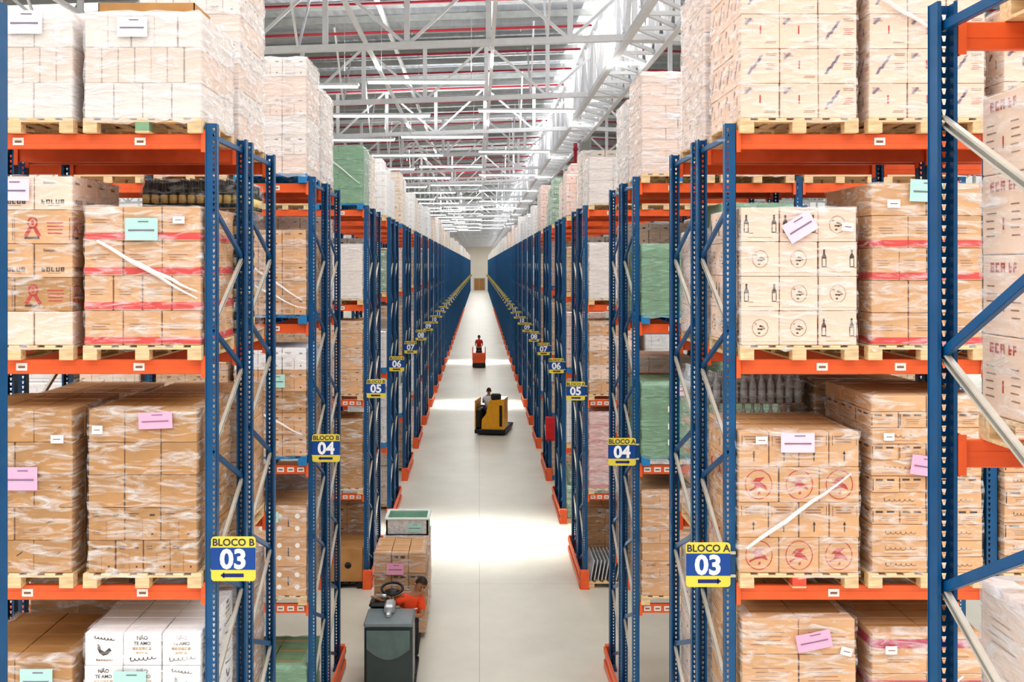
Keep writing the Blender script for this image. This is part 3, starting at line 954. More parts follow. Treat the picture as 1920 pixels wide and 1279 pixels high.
L3(1, 0, 1, 'brown cartons with tilted pink sheet at the bottom of right rack 03', h=1.54, w=.98, nx=2, nz=5, ny=3, card='kraft', styles=('lines',), split=[2, 2],
   sheets=[(.12, 1.36, .30, .15, 'pink', -.2), (.40, 1.27, .1, .07, 'paper', .25)], wrap='film')
L3(1, 1, 1, 'brown cartons with a magenta tape band at the bottom right', h=1.42, w=.96, nx=2, nz=4, ny=3, card='kraft', styles=('band_top', 'none', 'band_top', 'band_top'),
   sheets=[(-.32, 1.28, .1, .07, 'paper', 0)], straps=[(-.2, .75, .3, 1.05)], wrap='film')
# second bay of right rack 03
L3(1, 2, 4, 'peach carton stack on the top shelf behind the near blue post, second bay', h=.95, nx=3, nz=3, card='cream', styles=('bar',), wrap='film')
L3(1, 2, 2, 'thin flat carton stack at the right edge beyond the second blue upright', h=1.3, nx=3, nz=9, ny=3, card='kraft', styles=('slim', 'slimtext'), wrap='film')
L3(1, 2, 3, 'pale wrapped carton stack at the right edge beyond the second upright', h=1.2, nx=3, nz=4, ny=3, card='cream', styles=('small',), wrap='film')

# --- rear half of row 03
def L3b(s, k, l, label, **kw):
    kw.setdefault('ny', 3)
    return load(slotx(s, k), Y3b, shelf(l), label, s=s, **kw)
t = thing('open_carton', 'brown open-topped carton lying on the cream wrapped cartons, top left shelf', 'carton', (slotx(-1, 0), Y3 + .35, shelf(4) + .127 + .935))
mb = MB()
for a, b, c, d in ((-.42, .42, -.25, -.242), (-.42, .42, .242, .25), (-.42, -.412, -.25, .25), (.412, .42, -.25, .25)): mb.box(a, b, c, d, 0, .085, 'brown')
mb.box(-.42, .42, -.25, .25, 0, .006, 'brown'); obj('tray', mb.mesh('tray'), t)
mb = MB()
for i in range(6): mb.box(-.38 + i * .13, -.28 + i * .13, -.2, .2, .007, .06, 'kraft', bev=.01)
obj('packets', mb.mesh('packets'), t)
L3b(-1, 0, 4, 'very tall milky wrapped cartons behind the opened brown carton, left top shelf', h=1.75, nx=3, nz=7, card='pale', styles=('none', 'small'), cards=['cream', 'pale'], wrap='filmhazy')
L3b(-1, 1, 4, 'grey-white wrapped pallet behind the cream cartons at the top left', h=1.25, nx=3, nz=5, card='pale', styles=('none',), wrap='filmhazy')
L3b(-1, 1, 3, 'kraft carton stack behind the red ribbon cartons, rear of left rack 03', h=1.1, nx=3, nz=4, card='kraft', styles=('small',), wrap='film')
L3b(-1, 0, 2, 'wrapped cartons with a pale lid behind the upper brown stack, rear left rack 03', h=1.35, nx=3, nz=4, card='kraft', styles=('lines',), wrap='film')
L3b(-1, 1, 2, 'red taped kraft cartons behind the left edge brown stack', h=1.35, nx=3, nz=4, card='kraft', styles=('band',), wrap='film')
L3b(-1, 0, 1, 'grey wrapped cartons beneath left sign 03, rear half of the rack', h=1.45, nx=3, nz=4, card='brown', styles=('none',), wrap='filmhazy')
L3b(-1, 1, 1, 'flat brown cartons in shade behind the bottom left stack', h=1.45, nx=2, nz=4, card='brown', styles=('none',), wrap='film')
L3b(-1, 2, 4, 'wrapped pale stack at the top left corner, second bay of rear rack', h=1.3, nx=3, nz=4, card='pale', styles=('none',), wrap='filmhazy')
L3b(1, 0, 4, 'tall milky wrapped stack behind the wine cartons, beside the right frame', h=1.6, nx=3, nz=6, card='cream', styles=('bar',), wrap='filmhazy')
L3b(1, 1, 4, 'wrapped peach stack behind the diagonal strand pallet, rear right rack 03', h=1.4, nx=3, nz=5, card='cream', styles=('bar',), wrap='film')
L3b(1, 0, 3, 'milky wrapped cartons behind the bottle outline cartons, rear right rack 03', h=1.05, nx=3, nz=4, card='cream', styles=('small',), wrap='filmhazy')
L3b(1, 1, 3, 'kraft cartons behind the red taped stack, rear right rack 03', h=1.05, nx=3, nz=4, card='kraft', styles=('small',), wrap='film')
L3b(1, 1, 2, 'brown carton stack behind the thin flat cartons, rear right rack 03', h=1.5, nx=3, nz=4, card='brown', styles=('small',), wrap='film')
L3b(1, 0, 1, 'milky wrapped cartons below right sign 03, rear half of the rack', h=1.5, nx=3, nz=4, card='cream', styles=('small',), wrap='filmhazy')
L3b(1, 1, 1, 'flat brown cartons in shade behind the magenta taped stack', h=1.4, nx=2, nz=4, card='brown', styles=('none',), wrap='film')

def bottle_mesh(mat, lab):
    mb = MB()
    mb.lathe([(.036, 0), (.040, .01), (.040, .17), (.034, .205), (.015, .25), (.013, .285)], mat, 10)
    mb.lathe([(.0408, .045), (.0408, .13)], lab, 10)
    mb.lathe([(.0155, .278), (.0155, .298)], 'cap', 8)
    return mb.mesh('bottle')
def bottle_load(cx, y0, z, label, nl, mat, lab, wrap):
    t = thing('bottle_pallet', label, 'pallet of bottles', (cx, y0 + .56, z), 0, None)
    obj('pallet', pallet_mesh(), t)
    me = bottle_mesh(mat, lab)
    for k in range(nl):
        zz = .127 + k * .315
        mb = MB(); mb.box(-.5, .5, -.54, .54, 0, .008, 'pale' if False else 'kraft'); obj('tier_sheet', mb.mesh('tier_sheet'), t, (0, 0, zz))
        top = k == nl - 1
        for i in range(11):
            for j in range(12):
                if not (j == 0 or i in (0, 10) and j < 12 and (j % 1 == 0)): 
                    if not (top and j < 4): continue
                if (i == 10 and mat == 'clearbottle' and not top) : continue
                if (i == 0 and mat != 'clearbottle' and not top) : continue
                if not top and i in (0, 10) and j > 7: continue
                obj('bottle', me, t, (-.455 + i * .091, -.495 + j * .09, zz + .009))
    obj('stretch_wrap', wrap_mesh(1.0, 1.08, .1, .127 + nl * .315 - .02, wrap, 5), t)
    return t
bottle_load(slotx(-1, 0), Y3b, shelf(3), 'shrink wrapped pallet of dark bottles behind the red taped cartons', 5, 'glass', 'blabel', 'film')
bottle_load(slotx(1, 0), Y3b, shelf(2), 'wrapped pallet of silvery capped bottles behind the oval emblem cartons', 5, 'clearbottle', 'cap', 'film')

# --- rack beside the camera, right
load(2.36 + .51, 3.56, shelf(3), 'red lettered wrapped cartons filling the upper right edge behind the brace', h=1.48, nx=3, nz=4, ny=3, card='cream', styles=('bobo',), wrap='film', d=1.15)
load(2.36 + .51, 3.56, shelf(2), 'milky wrapped carton stack at the lower right corner', h=1.18, nx=2, nz=3, ny=3, card='cream', styles=('lines',), wrap='filmhazy', d=1.15)
load(2.46 + .51, 3.56, shelf(4), 'wooden pallet of cartons above the topmost orange beam at the right edge', h=.9, nx=3, nz=3, ny=3, card='kraft', styles=('none',), wrap='film', d=1.15)

# --- row 04
def L4(s, k, l, label, half=0, row=4, **kw):
    kw.setdefault('ny', 3); kw.setdefault('nx', 3)
    y = ROWY[row] - .08 if half == 0 else ROWY[row] + RD + RG - .04
    return load(slotx(s, k), y, shelf(l), label, s=s, **kw)
L4(-1, 0, 4, 'tall cream and white wrapped cartons on a blue pallet, top of left rack 04', h=1.62, nz=6, cards=['cream', 'pale', 'pale', 'cream'], styles=('none', 'small'), wrap='filmhazy', pal='bluewood')
L4(-1, 0, 3, 'twisted-wrap kraft cartons on a blue pallet, upper shelf of left rack 04', h=1.18, nz=5, card='kraft', styles=('small', 'none'), wrap='film', pal='bluewood', straps=[(-.3, .7, .45, .2), (-.4, .5, .4, .1)])
L4(-1, 0, 2, 'kraft cartons with mint sheet and white lid on blue pallet, left rack 04', h=1.5, nz=5, cards=['kraft', 'kraft', 'brown', 'kraft', 'whitecard'], styles=('small',), wrap='film', pal='bluewood', sheets=[(.1, 1.05, .22, .18, 'mint', 0)], straps=[(-.3, .7, .45, .3)])
L4(-1, 0, 1, 'brown cartons with round white stickers and mint sheet, left rack 04', h=1.22, nz=3, nx=2, card='kraft', styles=('dots',), wrap='film', sheets=[(.0, 1.1, .24, .15, 'mint', 0)])
L4(-1, 0, 0, 'pale green wrapped pallet on the floor beneath left rack 04', h=.95, nz=3, nx=2, card='greencard', styles=('none',), wrap='filmgreen')
L4(-1, 1, 3, 'kraft stack in the second position of left rack 04 upper shelf', h=1.3, nz=4, card='kraft', styles=('small',), wrap='film')
L4(-1, 1, 4, 'pale wrapped stack beside the tall cream pallet, top of left rack 04', h=1.3, nz=4, card='pale', styles=('none',), wrap='filmhazy')
L4(1, 0, 4, 'tall peach wrapped flat cartons alone on top of right rack 04', h=1.42, nz=9, card='cream', styles=('none',), split=[2, 3], wrap='filmhazy', mid='bluewood')
L4(1, 0, 3, 'dark green wrapped cartons on blue pallet, upper shelf of right rack 04', h=.98, nz=5, nx=2, card='greencard', styles=('none', 'small'), wrap='filmgreen', pal='bluewood')
L4(1, 0, 2, 'green wrapped cartons with pink sheet and white stickers, right rack 04', h=1.02, nz=5, nx=2, card='greencard', styles=('none',), wrap='filmgreen', pal='bluewood',
   sheets=[(.0, .92, .24, .15, 'palepink', 0), (-.1, .66, .09, .08, 'paper', 0), (-.1, .42, .09, .08, 'paper', 0), (-.1, .2, .09, .08, 'paper', 0)])
L4(1, 0, 1, 'rumpled wrapped kraft cartons on right rack 04, lowest beam', h=1.45, nz=6, nx=2, card='kraft', styles=('none', 'small'), wrap='film')
L4(1, 1, 3, 'tall olive green pallet in the second position of right rack 04', h=1.55, nz=5, nx=2, card='greencard', styles=('none',), wrap='filmgreen')
L4(1, 1, 2, 'olive green pallet behind the silvery bottles, second position of right rack 04', h=1.6, nz=5, nx=2, card='greencard', styles=('none',), wrap='filmgreen')
L4(1, 1, 4, 'white wrapped cartons in the second position on top of right rack 04', h=.75, nz=3, card='whitecard', styles=('none',), wrap='filmhazy')
for s in (-1, 1):
    for l, nm, cd, wr in ((4, 'top', 'pale', 'filmhazy'), (3, 'upper', 'cream', 'film'), (2, 'middle', 'cream', 'film'), (1, 'lower', 'kraft', 'filmhazy')):
        L4(s, 0, l, f'{["", "pale", "pale", "creamy", "white"][l] if s < 0 else ["", "tan", "pink printed", "peach", "ivory"][l]} wrapped carton stack, {nm} shelf of the rear {SIDE[s]} rack 04', half=1,
           h=U(1.1, 1.5), nz=4, card=cd, styles=('band' if (s > 0 and l == 2) else 'small',), wrap=wr)
# --- row 05 front
L4(-1, 0, 4, 'green wrapped pallet with white film band on top of left rack 05', row=5, h=1.2, nz=4, nx=2, card='greencard', styles=('none',), wrap='filmgreen', pal='bluewood', straps=[(-.4, 1.1, .45, .4)])
L4(-1, 0, 3, 'beige milky wrapped block on the upper shelf of left rack 05', row=5, h=1.12, nz=2, nx=2, card='pale', styles=('none',), wrap='filmhazy')
L4(-1, 0, 2, 'tan flat cartons in six layers, middle shelf of left rack 05', row=5, h=1.5, nz=6, nx=2, card='kraft', styles=('none', 'small'), wrap='film')
L4(-1, 0, 1, 'brown cartons under loose film, lowest beam of left rack 05', row=5, h=1.4, nz=3, nx=2, card='brown', styles=('none',), wrap='film')
L4(1, 0, 4, 'white cluster of wrapped cartons on top of right rack 05', row=5, h=.95, nz=4, nx=2, card='pale', styles=('none',), wrap='filmhazy')
L4(1, 0, 3, 'grey-pink milky wrapped block on the upper shelf of right rack 05', row=5, h=1.15, nz=2, nx=2, card='pale', styles=('none',), wrap='filmhazy')
L4(1, 0, 2, 'cream and tan wrapped cartons, middle shelf of right rack 05', row=5, h=1.5, nz=5, nx=2, cards=['kraft', 'cream'], styles=('small',), wrap='film')
L4(1, 0, 1, 'red and white banded cartons, lowest beam of right rack 05', row=5, h=1.55, nz=5, nx=2, card='pinkcard', styles=('band',), wrap='filmhazy')
for s in (-1, 1):
    for l, nm in ((4, 'top'), (3, 'upper'), (2, 'middle'), (1, 'lower'), (0, 'floor level')):
        L4(s, 0, l, f'{["grey", "tan", "pale", "cream", "whitish"][l] if s < 0 else ["brown", "peach", "beige", "ivory", "pinkish"][l]} wrapped carton stack, {nm} of the rear {SIDE[s]} rack 05', half=1, row=5,
           h=U(1.1, 1.5), nz=3, nx=2, ny=2, card=['brown', 'kraft', 'cream', 'pale', 'pale'][l], styles=('small',), wrap=['film', 'film', 'filmhazy'][l % 3])
# floor level of row 05
t = load(slotx(-1, 0), ROWY[5] - .08, 0, 'brown carton with two dark round holes on a black pallet, floor of left rack 05', w=1.0, d=1.1, h=.68, nx=1, ny=1, nz=1, card='brown', styles=('none',), wrap=None, pal='black', mid='black')
mb = MB()
for x in (-.22, .2):
    mb.lathe([(.07, 0), (.07, .006)], 'ink', 16, mx=Matrix.Translation((x, -.546, .47)) @ Matrix.Rotation(math.radians(90), 4, 'X'))
    mb.lathe([(.05, 0), (.05, .009)], 'black', 16, mx=Matrix.Translation((x, -.546, .47)) @ Matrix.Rotation(math.radians(90), 4, 'X'))
obj('hand_hole', mb.mesh('hand_hole'), t)
# pallet of upright silvery sheets
t = thing('sheet_pallet', 'wooden pallet of silvery sheets standing on edge, floor of right rack 05', 'pallet load', (slotx(1, 0), ROWY[5] + .5, 0))
obj('pallet', pallet_mesh(), t)
mb = MB(); mb.box(-.012, .012, -.5, .5, 0, .42, 'sheet', bev=.004); sm = mb.mesh('metal_sheet')
for i in range(13): obj('metal_sheet', sm, t, (-.46 + i * .076, 0, .13), (0, .18, 0))
# empty pallets on the floor
for (s, n, k, lab) in ((1, 4, 0, 'bare wooden pallet on the floor beneath right rack 04'), (-1, 4, 1, 'bare wooden pallet on the floor in the second bay position, left rack 04')):
    o = thing('wooden_pallet', lab, 'pallet', (slotx(s, k), ROWY[n] + .55, 0), 0, None, pallet_mesh())
o = thing('wooden_pallet', 'upper pallet of the small stack on the floor, rear right rack 05', 'pallet', (slotx(1, 1), ROWY[5] + 1.9, .127), 0, None, pallet_mesh())
o = thing('wooden_pallet', 'lower pallet of the small stack on the floor, rear right rack 05', 'pallet', (slotx(1, 1), ROWY[5] + 1.9, 0), 0, None, pallet_mesh())

# --- rows 06 onward: one mesh each, nearest positions only
SIDELV = ['floor', 'lowest beam', 'second beam', 'third beam', 'top beam']
SIZEW = ['short', 'low', 'tall']
def far_load(mb, x, y, z, w, d, h, mat, pal, seed):
    rnd = random.Random(seed)
    for yy in (-d / 2, d / 2 - .1, -.05):
        for xx in (-w / 2, -.06, w / 2 - .12): mb.box(x + xx, x + xx + .12, y + yy, y + yy + .1, z, z + .09, pal)
    mb.box(x - w / 2, x + w / 2, y - d / 2, y + d / 2, z + .09, z + .125, pal)
    if rnd.random() < .35 and h > .8:
        h1 = h * rnd.uniform(.6, .85); a = rnd.uniform(.02, .12)
        mb.box(x - w / 2, x + w / 2, y - d / 2, y + d / 2, z + .126, z + .126 + h1, mat, bev=.02)
        mb.box(x - w / 2 + a, x + w / 2 - a, y - d / 2 + a, y + d / 2 - a, z + .127 + h1, z + .126 + h, mat, bev=.02)
    else:
        mb.box(x - w / 2, x + w / 2, y - d / 2, y + d / 2, z + .126, z + .126 + h, mat, bev=.02)
pick = [0, 0, 0, 1, 1, 2, 3, 3, 5, 6, 0, 4]
FIX = {(1, 6, 0, 4): 5, (1, 7, 0, 4): 4, (-1, 6, 0, 4): 3, (-1, 7, 0, 4): 0, (-1, 6, 0, 2): 3, (1, 7, 1, 4): 4}
nload = 0
for n in range(6, 14):
    for s in (-1, 1):
        for half in (0, 1):
            for l in range(5):
                rr = random.Random(n * 100 + s * 17 + half * 7 + l)
                k = FIX.get((s, n, half, l), rr.choice(pick))
                if l == 4 and (s, n, half, l) not in FIX: k = rr.choice([0, 0, 3, 3, 6, 5])
                h = rr.uniform(.9, 1.5) if l < 4 else rr.uniform(.9, 1.65)
                if rr.random() < .06 and l < 4: continue
                if l == 0 and rr.random() < .3: continue
                y = ROWY[n] - .06 + .57 if half == 0 else ROWY[n] + RD + RG - .03 + .57
                pal = rr.choice(['wood', 'wood', 'wood', 'bluewood'])
                mb = MB(); far_load(mb, 0, 0, 0, 1.0, 1.14, h, STK[k], pal, n * 31 + l)
                thing('pallet_load', f'{STKN[k]} wrapped stack, {SIDELV[l]}, {"front" if half == 0 else "rear"} half of {SIDE[s]} rack {n:02d}', 'pallet load',
                      (slotx(s, 0, 1.0), y, shelf(l)), 0, GROUPS, mb.mesh('pallet_load'))
                nload += 1
for s in (-1, 1):
    for n, half, k, l in [(4, 0, k, l) for k in (1, 2, 3) for l in (1, 2, 3, 4)] + [(4, 1, k, l) for k in (1,) for l in (1, 2, 3)] + [(5, 0, k, l) for k in (1, 2) for l in (1, 2, 3, 4)]:
        if (s, n, half, k, l) in ((-1, 4, 0, 1, 3), (-1, 4, 0, 1, 4), (1, 4, 0, 1, 3), (1, 4, 0, 1, 2), (1, 4, 0, 1, 4)): continue
        if s < 0 and n == 4 and k == 3 and l == 4: continue
        rr = random.Random(n * 77 + s * 5 + half * 3 + l * 11 + k)
        kk = rr.choice([0, 1, 1, 2, 2, 3, 5, 6]); mb = MB(); far_load(mb, 0, 0, 0, 1.0, 1.14, rr.uniform(1.15, 1.5), STK[kk], 'wood', rr.random())
        y = ROWY[n] - .06 + .57 if half == 0 else ROWY[n] + RD + RG - .03 + .57
        thing('pallet_load', f'{STKN[kk]} wrapped stack, {SIDELV[l]}, {["", "second", "third", "fourth"][k]} place from aisle, {SIDE[s]} rack {n:02d} {"rear" if half else "front"}', 'pallet load', (slotx(s, k, 1.0), y, shelf(l)), 0, GROUPS, mb.mesh('pallet_load'))
        nload += 1
mb = MB()
for n in range(14, NROW + 1):
    for s in (-1, 1):
        for half in (0, 1):
            for l in range(5):
                rr = random.Random(n * 100 + s * 17 + half * 7 + l)
                k = rr.choice(pick) if l < 4 else rr.choice([0, 0, 3, 3, 6])
                h = rr.uniform(.9, 1.5)
                y = ROWY[n] - .06 + .57 if half == 0 else ROWY[n] + RD + RG - .03 + .57
                mb.box(slotx(s, 0, 1.0) - .5, slotx(s, 0, 1.0) + .5, y - .57, y + .57, shelf(l), shelf(l) + .12, 'wood')
                mb.box(slotx(s, 0, 1.0) - .5, slotx(s, 0, 1.0) + .5, y - .57, y + .57, shelf(l) + .121, shelf(l) + .12 + h, STK[k])
o = thing('pallet_loads', 'mass of distant pallet loads filling the far racks on both sides', 'pallet loads', me=mb.mesh('pallet_loads'))
o['kind'] = 'stuff'

# ------------------------------------------------------------------ floor, end wall
mb = MB(); mb.poly([(-40, -6, 0), (40, -6, 0), (40, 275, 0), (-40, 275, 0)], 'floor')
struct('floor', mb.mesh('floor'))
YE = ROWY[NROW] + 9
mb = MB(); mb.box(-40, 40, YE, YE + .3, 0, 15.5, 'wallpaint'); struct('wall_far', mb.mesh('wall_far'))
mb = MB(); mb.box(-1.5, 1.5, YE - .08, YE - .002, 0, 3.2, 'column'); mb.box(-1.3, -.05, YE - .1, YE - .08, .05, 3.05, 'brown'); mb.box(.05, 1.3, YE - .1, YE - .08, .05, 3.05, 'brown')
struct('door_1', mb.mesh('door_1'))

# ------------------------------------------------------------------ roof
SL = 0.034
RX = 3.7                                   # ridge
def zr(x, z0): return z0 + SL * x if x <= RX else z0 + SL * RX - 0.045 * (x - RX)
XL, XR, YR0, YR1 = -26.0, 30.0, 15.0, YE + .3
mb = MB()
for a, b in ((XL, RX - .9), (RX + .9, XR)):
    mb.poly([(a, YR0, zr(a, 13.55)), (a, YR1, zr(a, 13.55)), (b, YR1, zr(b, 13.55)), (b, YR0, zr(b, 13.55))], 'roof')
struct('ceiling', mb.mesh('ceiling'))
mb = MB()
mb.poly([(RX - .9, YR0, zr(RX - .9, 13.55)), (RX - .9, YR1, zr(RX - .9, 13.55)), (RX + .9, YR1, zr(RX + .9, 13.55)), (RX + .9, YR0, zr(RX + .9, 13.55))], emis('ridge_skylight', (255, 255, 255), 1.6))
struct('window_1', mb.mesh('window_1'))
# cross trusses (one mesh, shared)
mb = MB()
zb, zt = 11.55, 13.15
xs = [XL + 1 + 1.8 * i for i in range(int((XR - XL - 2) / 1.8) + 1)]
for (a, b) in ((xs[0], RX), (RX, xs[-1])):
    mb.bar((a, 0, zr(a, zb)), (b, 0, zr(b, zb)), .16, .14, 'trusswhite'); mb.bar((a, 0, zr(a, zt)), (b, 0, zr(b, zt)), .16, .12, 'trusswhite')
for i, x in enumerate(xs):
    mb.bar((x, 0, zr(x, zb)), (x, 0, zr(x, zt)), .12, .10, 'trusswhite', up=(0, 1, 0))
    if i < len(xs) - 1:
        x2 = xs[i + 1]; xm = (x + x2) / 2
        if i % 2 == 0: mb.bar((x, 0, zr(x, zt)), (x2, 0, zr(x2, zb)), .06, .07, 'trusswhite')
        else: mb.bar((x, 0, zr(x, zb)), (x2, 0, zr(x2, zt)), .06, .07, 'trusswhite')
TR = mb.mesh('ceiling_truss')
ys = [22.0 + 7.3 * i for i in range(int((YE - 22) / 7.3) + 1)]
for i, y in enumerate(ys):
    struct('ceiling_truss', TR, (0, y, 0))
# lengthwise girder under the ridge and lighter lengthwise ties
mb = MB()
YG0 = 16.0
for x in (RX - .45, RX + .45):
    mb.box(x - .07, x + .07, YG0, YE, 11.55, 11.69, 'trusswhite'); mb.box(x - .06, x + .06, YG0, YE, 13.3, 13.42, 'trusswhite')
    y = YG0; k = 0
    while y < YE - 2 and y < 190:
        mb.bar((x, y, 11.65), (x, y, 13.35), .10, .10, 'trusswhite', up=(0, 1, 0))
        a, b = (11.65, 13.35) if k % 2 else (13.35, 11.65)
        mb.bar((x, y, a), (x, y + 1.22, b), .09, .09, 'trusswhite')
        y += 1.22; k += 1
y = YG0
k = 0
while y < 190:
    mb.box(RX - .45, RX + .45, y - .04, y + .04, 11.57, 11.65, 'trusswhite')
    mb.bar((RX - .45, y, 11.62), (RX + .45, y + 1.22, 11.62), .07, .07, 'trusswhite')
    y += 1.22
struct('ceiling_girder', mb.mesh('ceiling_girder'))
mb = MB(); 
for x in (-12.5, -7.5, -2.5, 0.3, 10, 15):
    z = zr(x, 11.62)
    mb.box(x - .04, x + .04, YG0, YE, z - .04, z + .04, 'trusswhite')
    z = zr(x, 13.2); mb.box(x - .05, x + .05, YG0, YE, z - .05, z + .05, 'trusswhite')
struct('ceiling_tie', mb.mesh('ceiling_tie'))
# sprung diagonal stays between trusses
mb = MB()
for i in range(min(len(ys) - 1, 12)):
    for x in (-9.5, -4.0, 1.5, 8.0):
        mb.bar((x, ys[i], zr(x, zb)), (x, ys[i] + 1.8, zr(x, zt) + .2), .05, .05, 'trusswhite')
        mb.bar((x, ys[i], zr(x, zb)), (x, ys[i] - 1.8, zr(x, zt) + .2), .05, .05, 'trusswhite')
struct('ceiling_stay', mb.mesh('ceiling_stay'))
# roof purlins
mb = MB()
y = YR0 + .4
while y < YE:
    for a, b in ((XL, RX - .6), (RX + .6, XR)):
        mb.bar((a, y, zr(a, 13.42)), (b, y, zr(b, 13.42)), .07, .18, 'column')
    y += 1.46 if y < 120 else 2.92
struct('ceiling_purlin', mb.mesh('ceiling_purlin'))
# translucent roof panels in the purlin bays
mb = MB(); sk = emis('translucent_panel', (250, 252, 255), 1.1)
for i, y in enumerate(ys):
    if i % 2 == 0:
        for a, b in ((-20, -17), (-12, -9.5), (9, 12), (18, 21)):
            mb.poly([(a, y + 2.2, zr(a, 13.53)), (a, y + 4.2, zr(a, 13.53)), (b, y + 4.2, zr(b, 13.53)), (b, y + 2.2, zr(b, 13.53))], sk)
struct('window_2', mb.mesh('window_2'))
# sprinkler pipes
mb = MB()
for a, b in ((XL, RX - .7), (RX + .7, XR)):
    mb.tube([(a, 0, zr(a, 12.95)), (b, 0, zr(b, 12.95))], .035, 'pipered', 8)
x = XL + 1
while x < XR:
    mb.tube([(x, 0, zr(x, 12.95)), (x, 0, zr(x, 12.95) - .10)], .012, 'silver', 5); x += 2.9
SP = mb.mesh('sprinkler_pipe')
ordw = ['first', 'second', 'third', 'fourth', 'fifth', 'sixth', 'seventh', 'eighth', 'ninth', 'tenth', 'eleventh', 'twelfth', 'thirteenth', 'fourteenth', 'fifteenth', 'sixteenth', 'seventeenth', 'eighteenth']
for i in range(18):
    thing('sprinkler_pipe', f'dark red sprinkler pipe crossing under the roof, {ordw[i]} one from the viewer', 'pipe', (0, 23.7 + 2.92 * i, 0), 0, 'red sprinkler pipes under the roof', SP)
# columns with the red riser
for i, y in enumerate((40.15, 60.7, 81.5, 102.3)):
    mb = MB(); mb.box(-.22, .22, -.2, .2, 0, 13.3, 'column', bev=.02)
    struct('column', mb.mesh('column'), (RX + .55, y + (0 if i else -.1), 0))
mb = MB(); mb.tube([(0, 0, 0), (0, 0, 11.3), (0, .02, 11.5)], .07, 'pipered', 10)
for z in (3, 6, 9, 11.2): mb.box(-.09, .09, -.09, .09, z, z + .1, 'pipered')
thing('riser_pipe', 'thick red vertical sprinkler riser beside the grey roof column', 'pipe', (RX + .12, 39.7, 0), 0, None, mb.mesh('riser_pipe'))

# luminaires over the aisles between the rack rows
mb = MB()
mb.box(-1.45, 1.45, -.09, .09, .03, .09, 'trusswhite', bev=.01)
FIXB = mb.mesh('housing')
mb = MB()
for y in (-.045, .045): mb.tube([(-1.42, y, 0), (1.42, y, 0)], .022, 'light', 8)
FIXT = mb.mesh('lamp_tube')
mb = MB()
for x in (-1.1, 1.1): mb.tube([(x, 0, .09), (x, 0, 1.55)], .008, 'silver', 5)
FIXW = mb.mesh('suspension_rod')
ay = [ROWY[n] + 2 * RD + RG + (ROWY[n + 1] - ROWY[n] - 2 * RD - RG) / 2 for n in range(5, 26)]
first = None
for i, y in enumerate(ay):
    for x, w in (((-4.4, 'over the left rack ends'), (-1.3, 'left above the aisle')) if i % 2 == 0 else ((-2.9, 'left above the aisle'), (1.4, 'right above the aisle'))):
        z = 11.15 + SL * x
        lab = f'white suspended tube light {w}, above the passage behind sign {i + 5:02d}'
        if first is None:
            first = thing('ceiling_light', lab, 'ceiling light', (x, y, z), 0, 'suspended tube lights')
            obj('housing', FIXB, first); obj('lamp_tube', FIXT, first); obj('suspension_rod', FIXW, first)
        else: dup(first, (x, y, z), lab)

# ------------------------------------------------------------------ figures
def skin_obj(name, verts, edges, radii, mat, parent, sub=1):
    me = bpy.data.meshes.new(name); me.from_pydata(verts, edges, []); me.update()
    o = bpy.data.objects.new(name, me); COL.objects.link(o)
    md = o.modifiers.new('s', 'SKIN'); md.use_smooth_shade = True
    me.skin_vertices.new() if not me.skin_vertices else None
    sv = me.skin_vertices[0].data
    for i, r in enumerate(radii):
        sv[i].radius = r if isinstance(r, tuple) else (r, r)
        sv[i].use_root = (i == 0)
    m2 = o.modifiers.new('u', 'SUBSURF'); m2.levels = sub; m2.render_levels = sub
    bpy.context.view_layer.update()
    me2 = bpy.data.meshes.new_from_object(o.evaluated_get(bpy.context.evaluated_depsgraph_get()))
    bpy.data.objects.remove(o); bpy.data.meshes.remove(me)
    me2.name = name; me2.materials.clear(); me2.materials.append(M[mat])
    for p in me2.polygons: p.use_smooth = True
    return me2

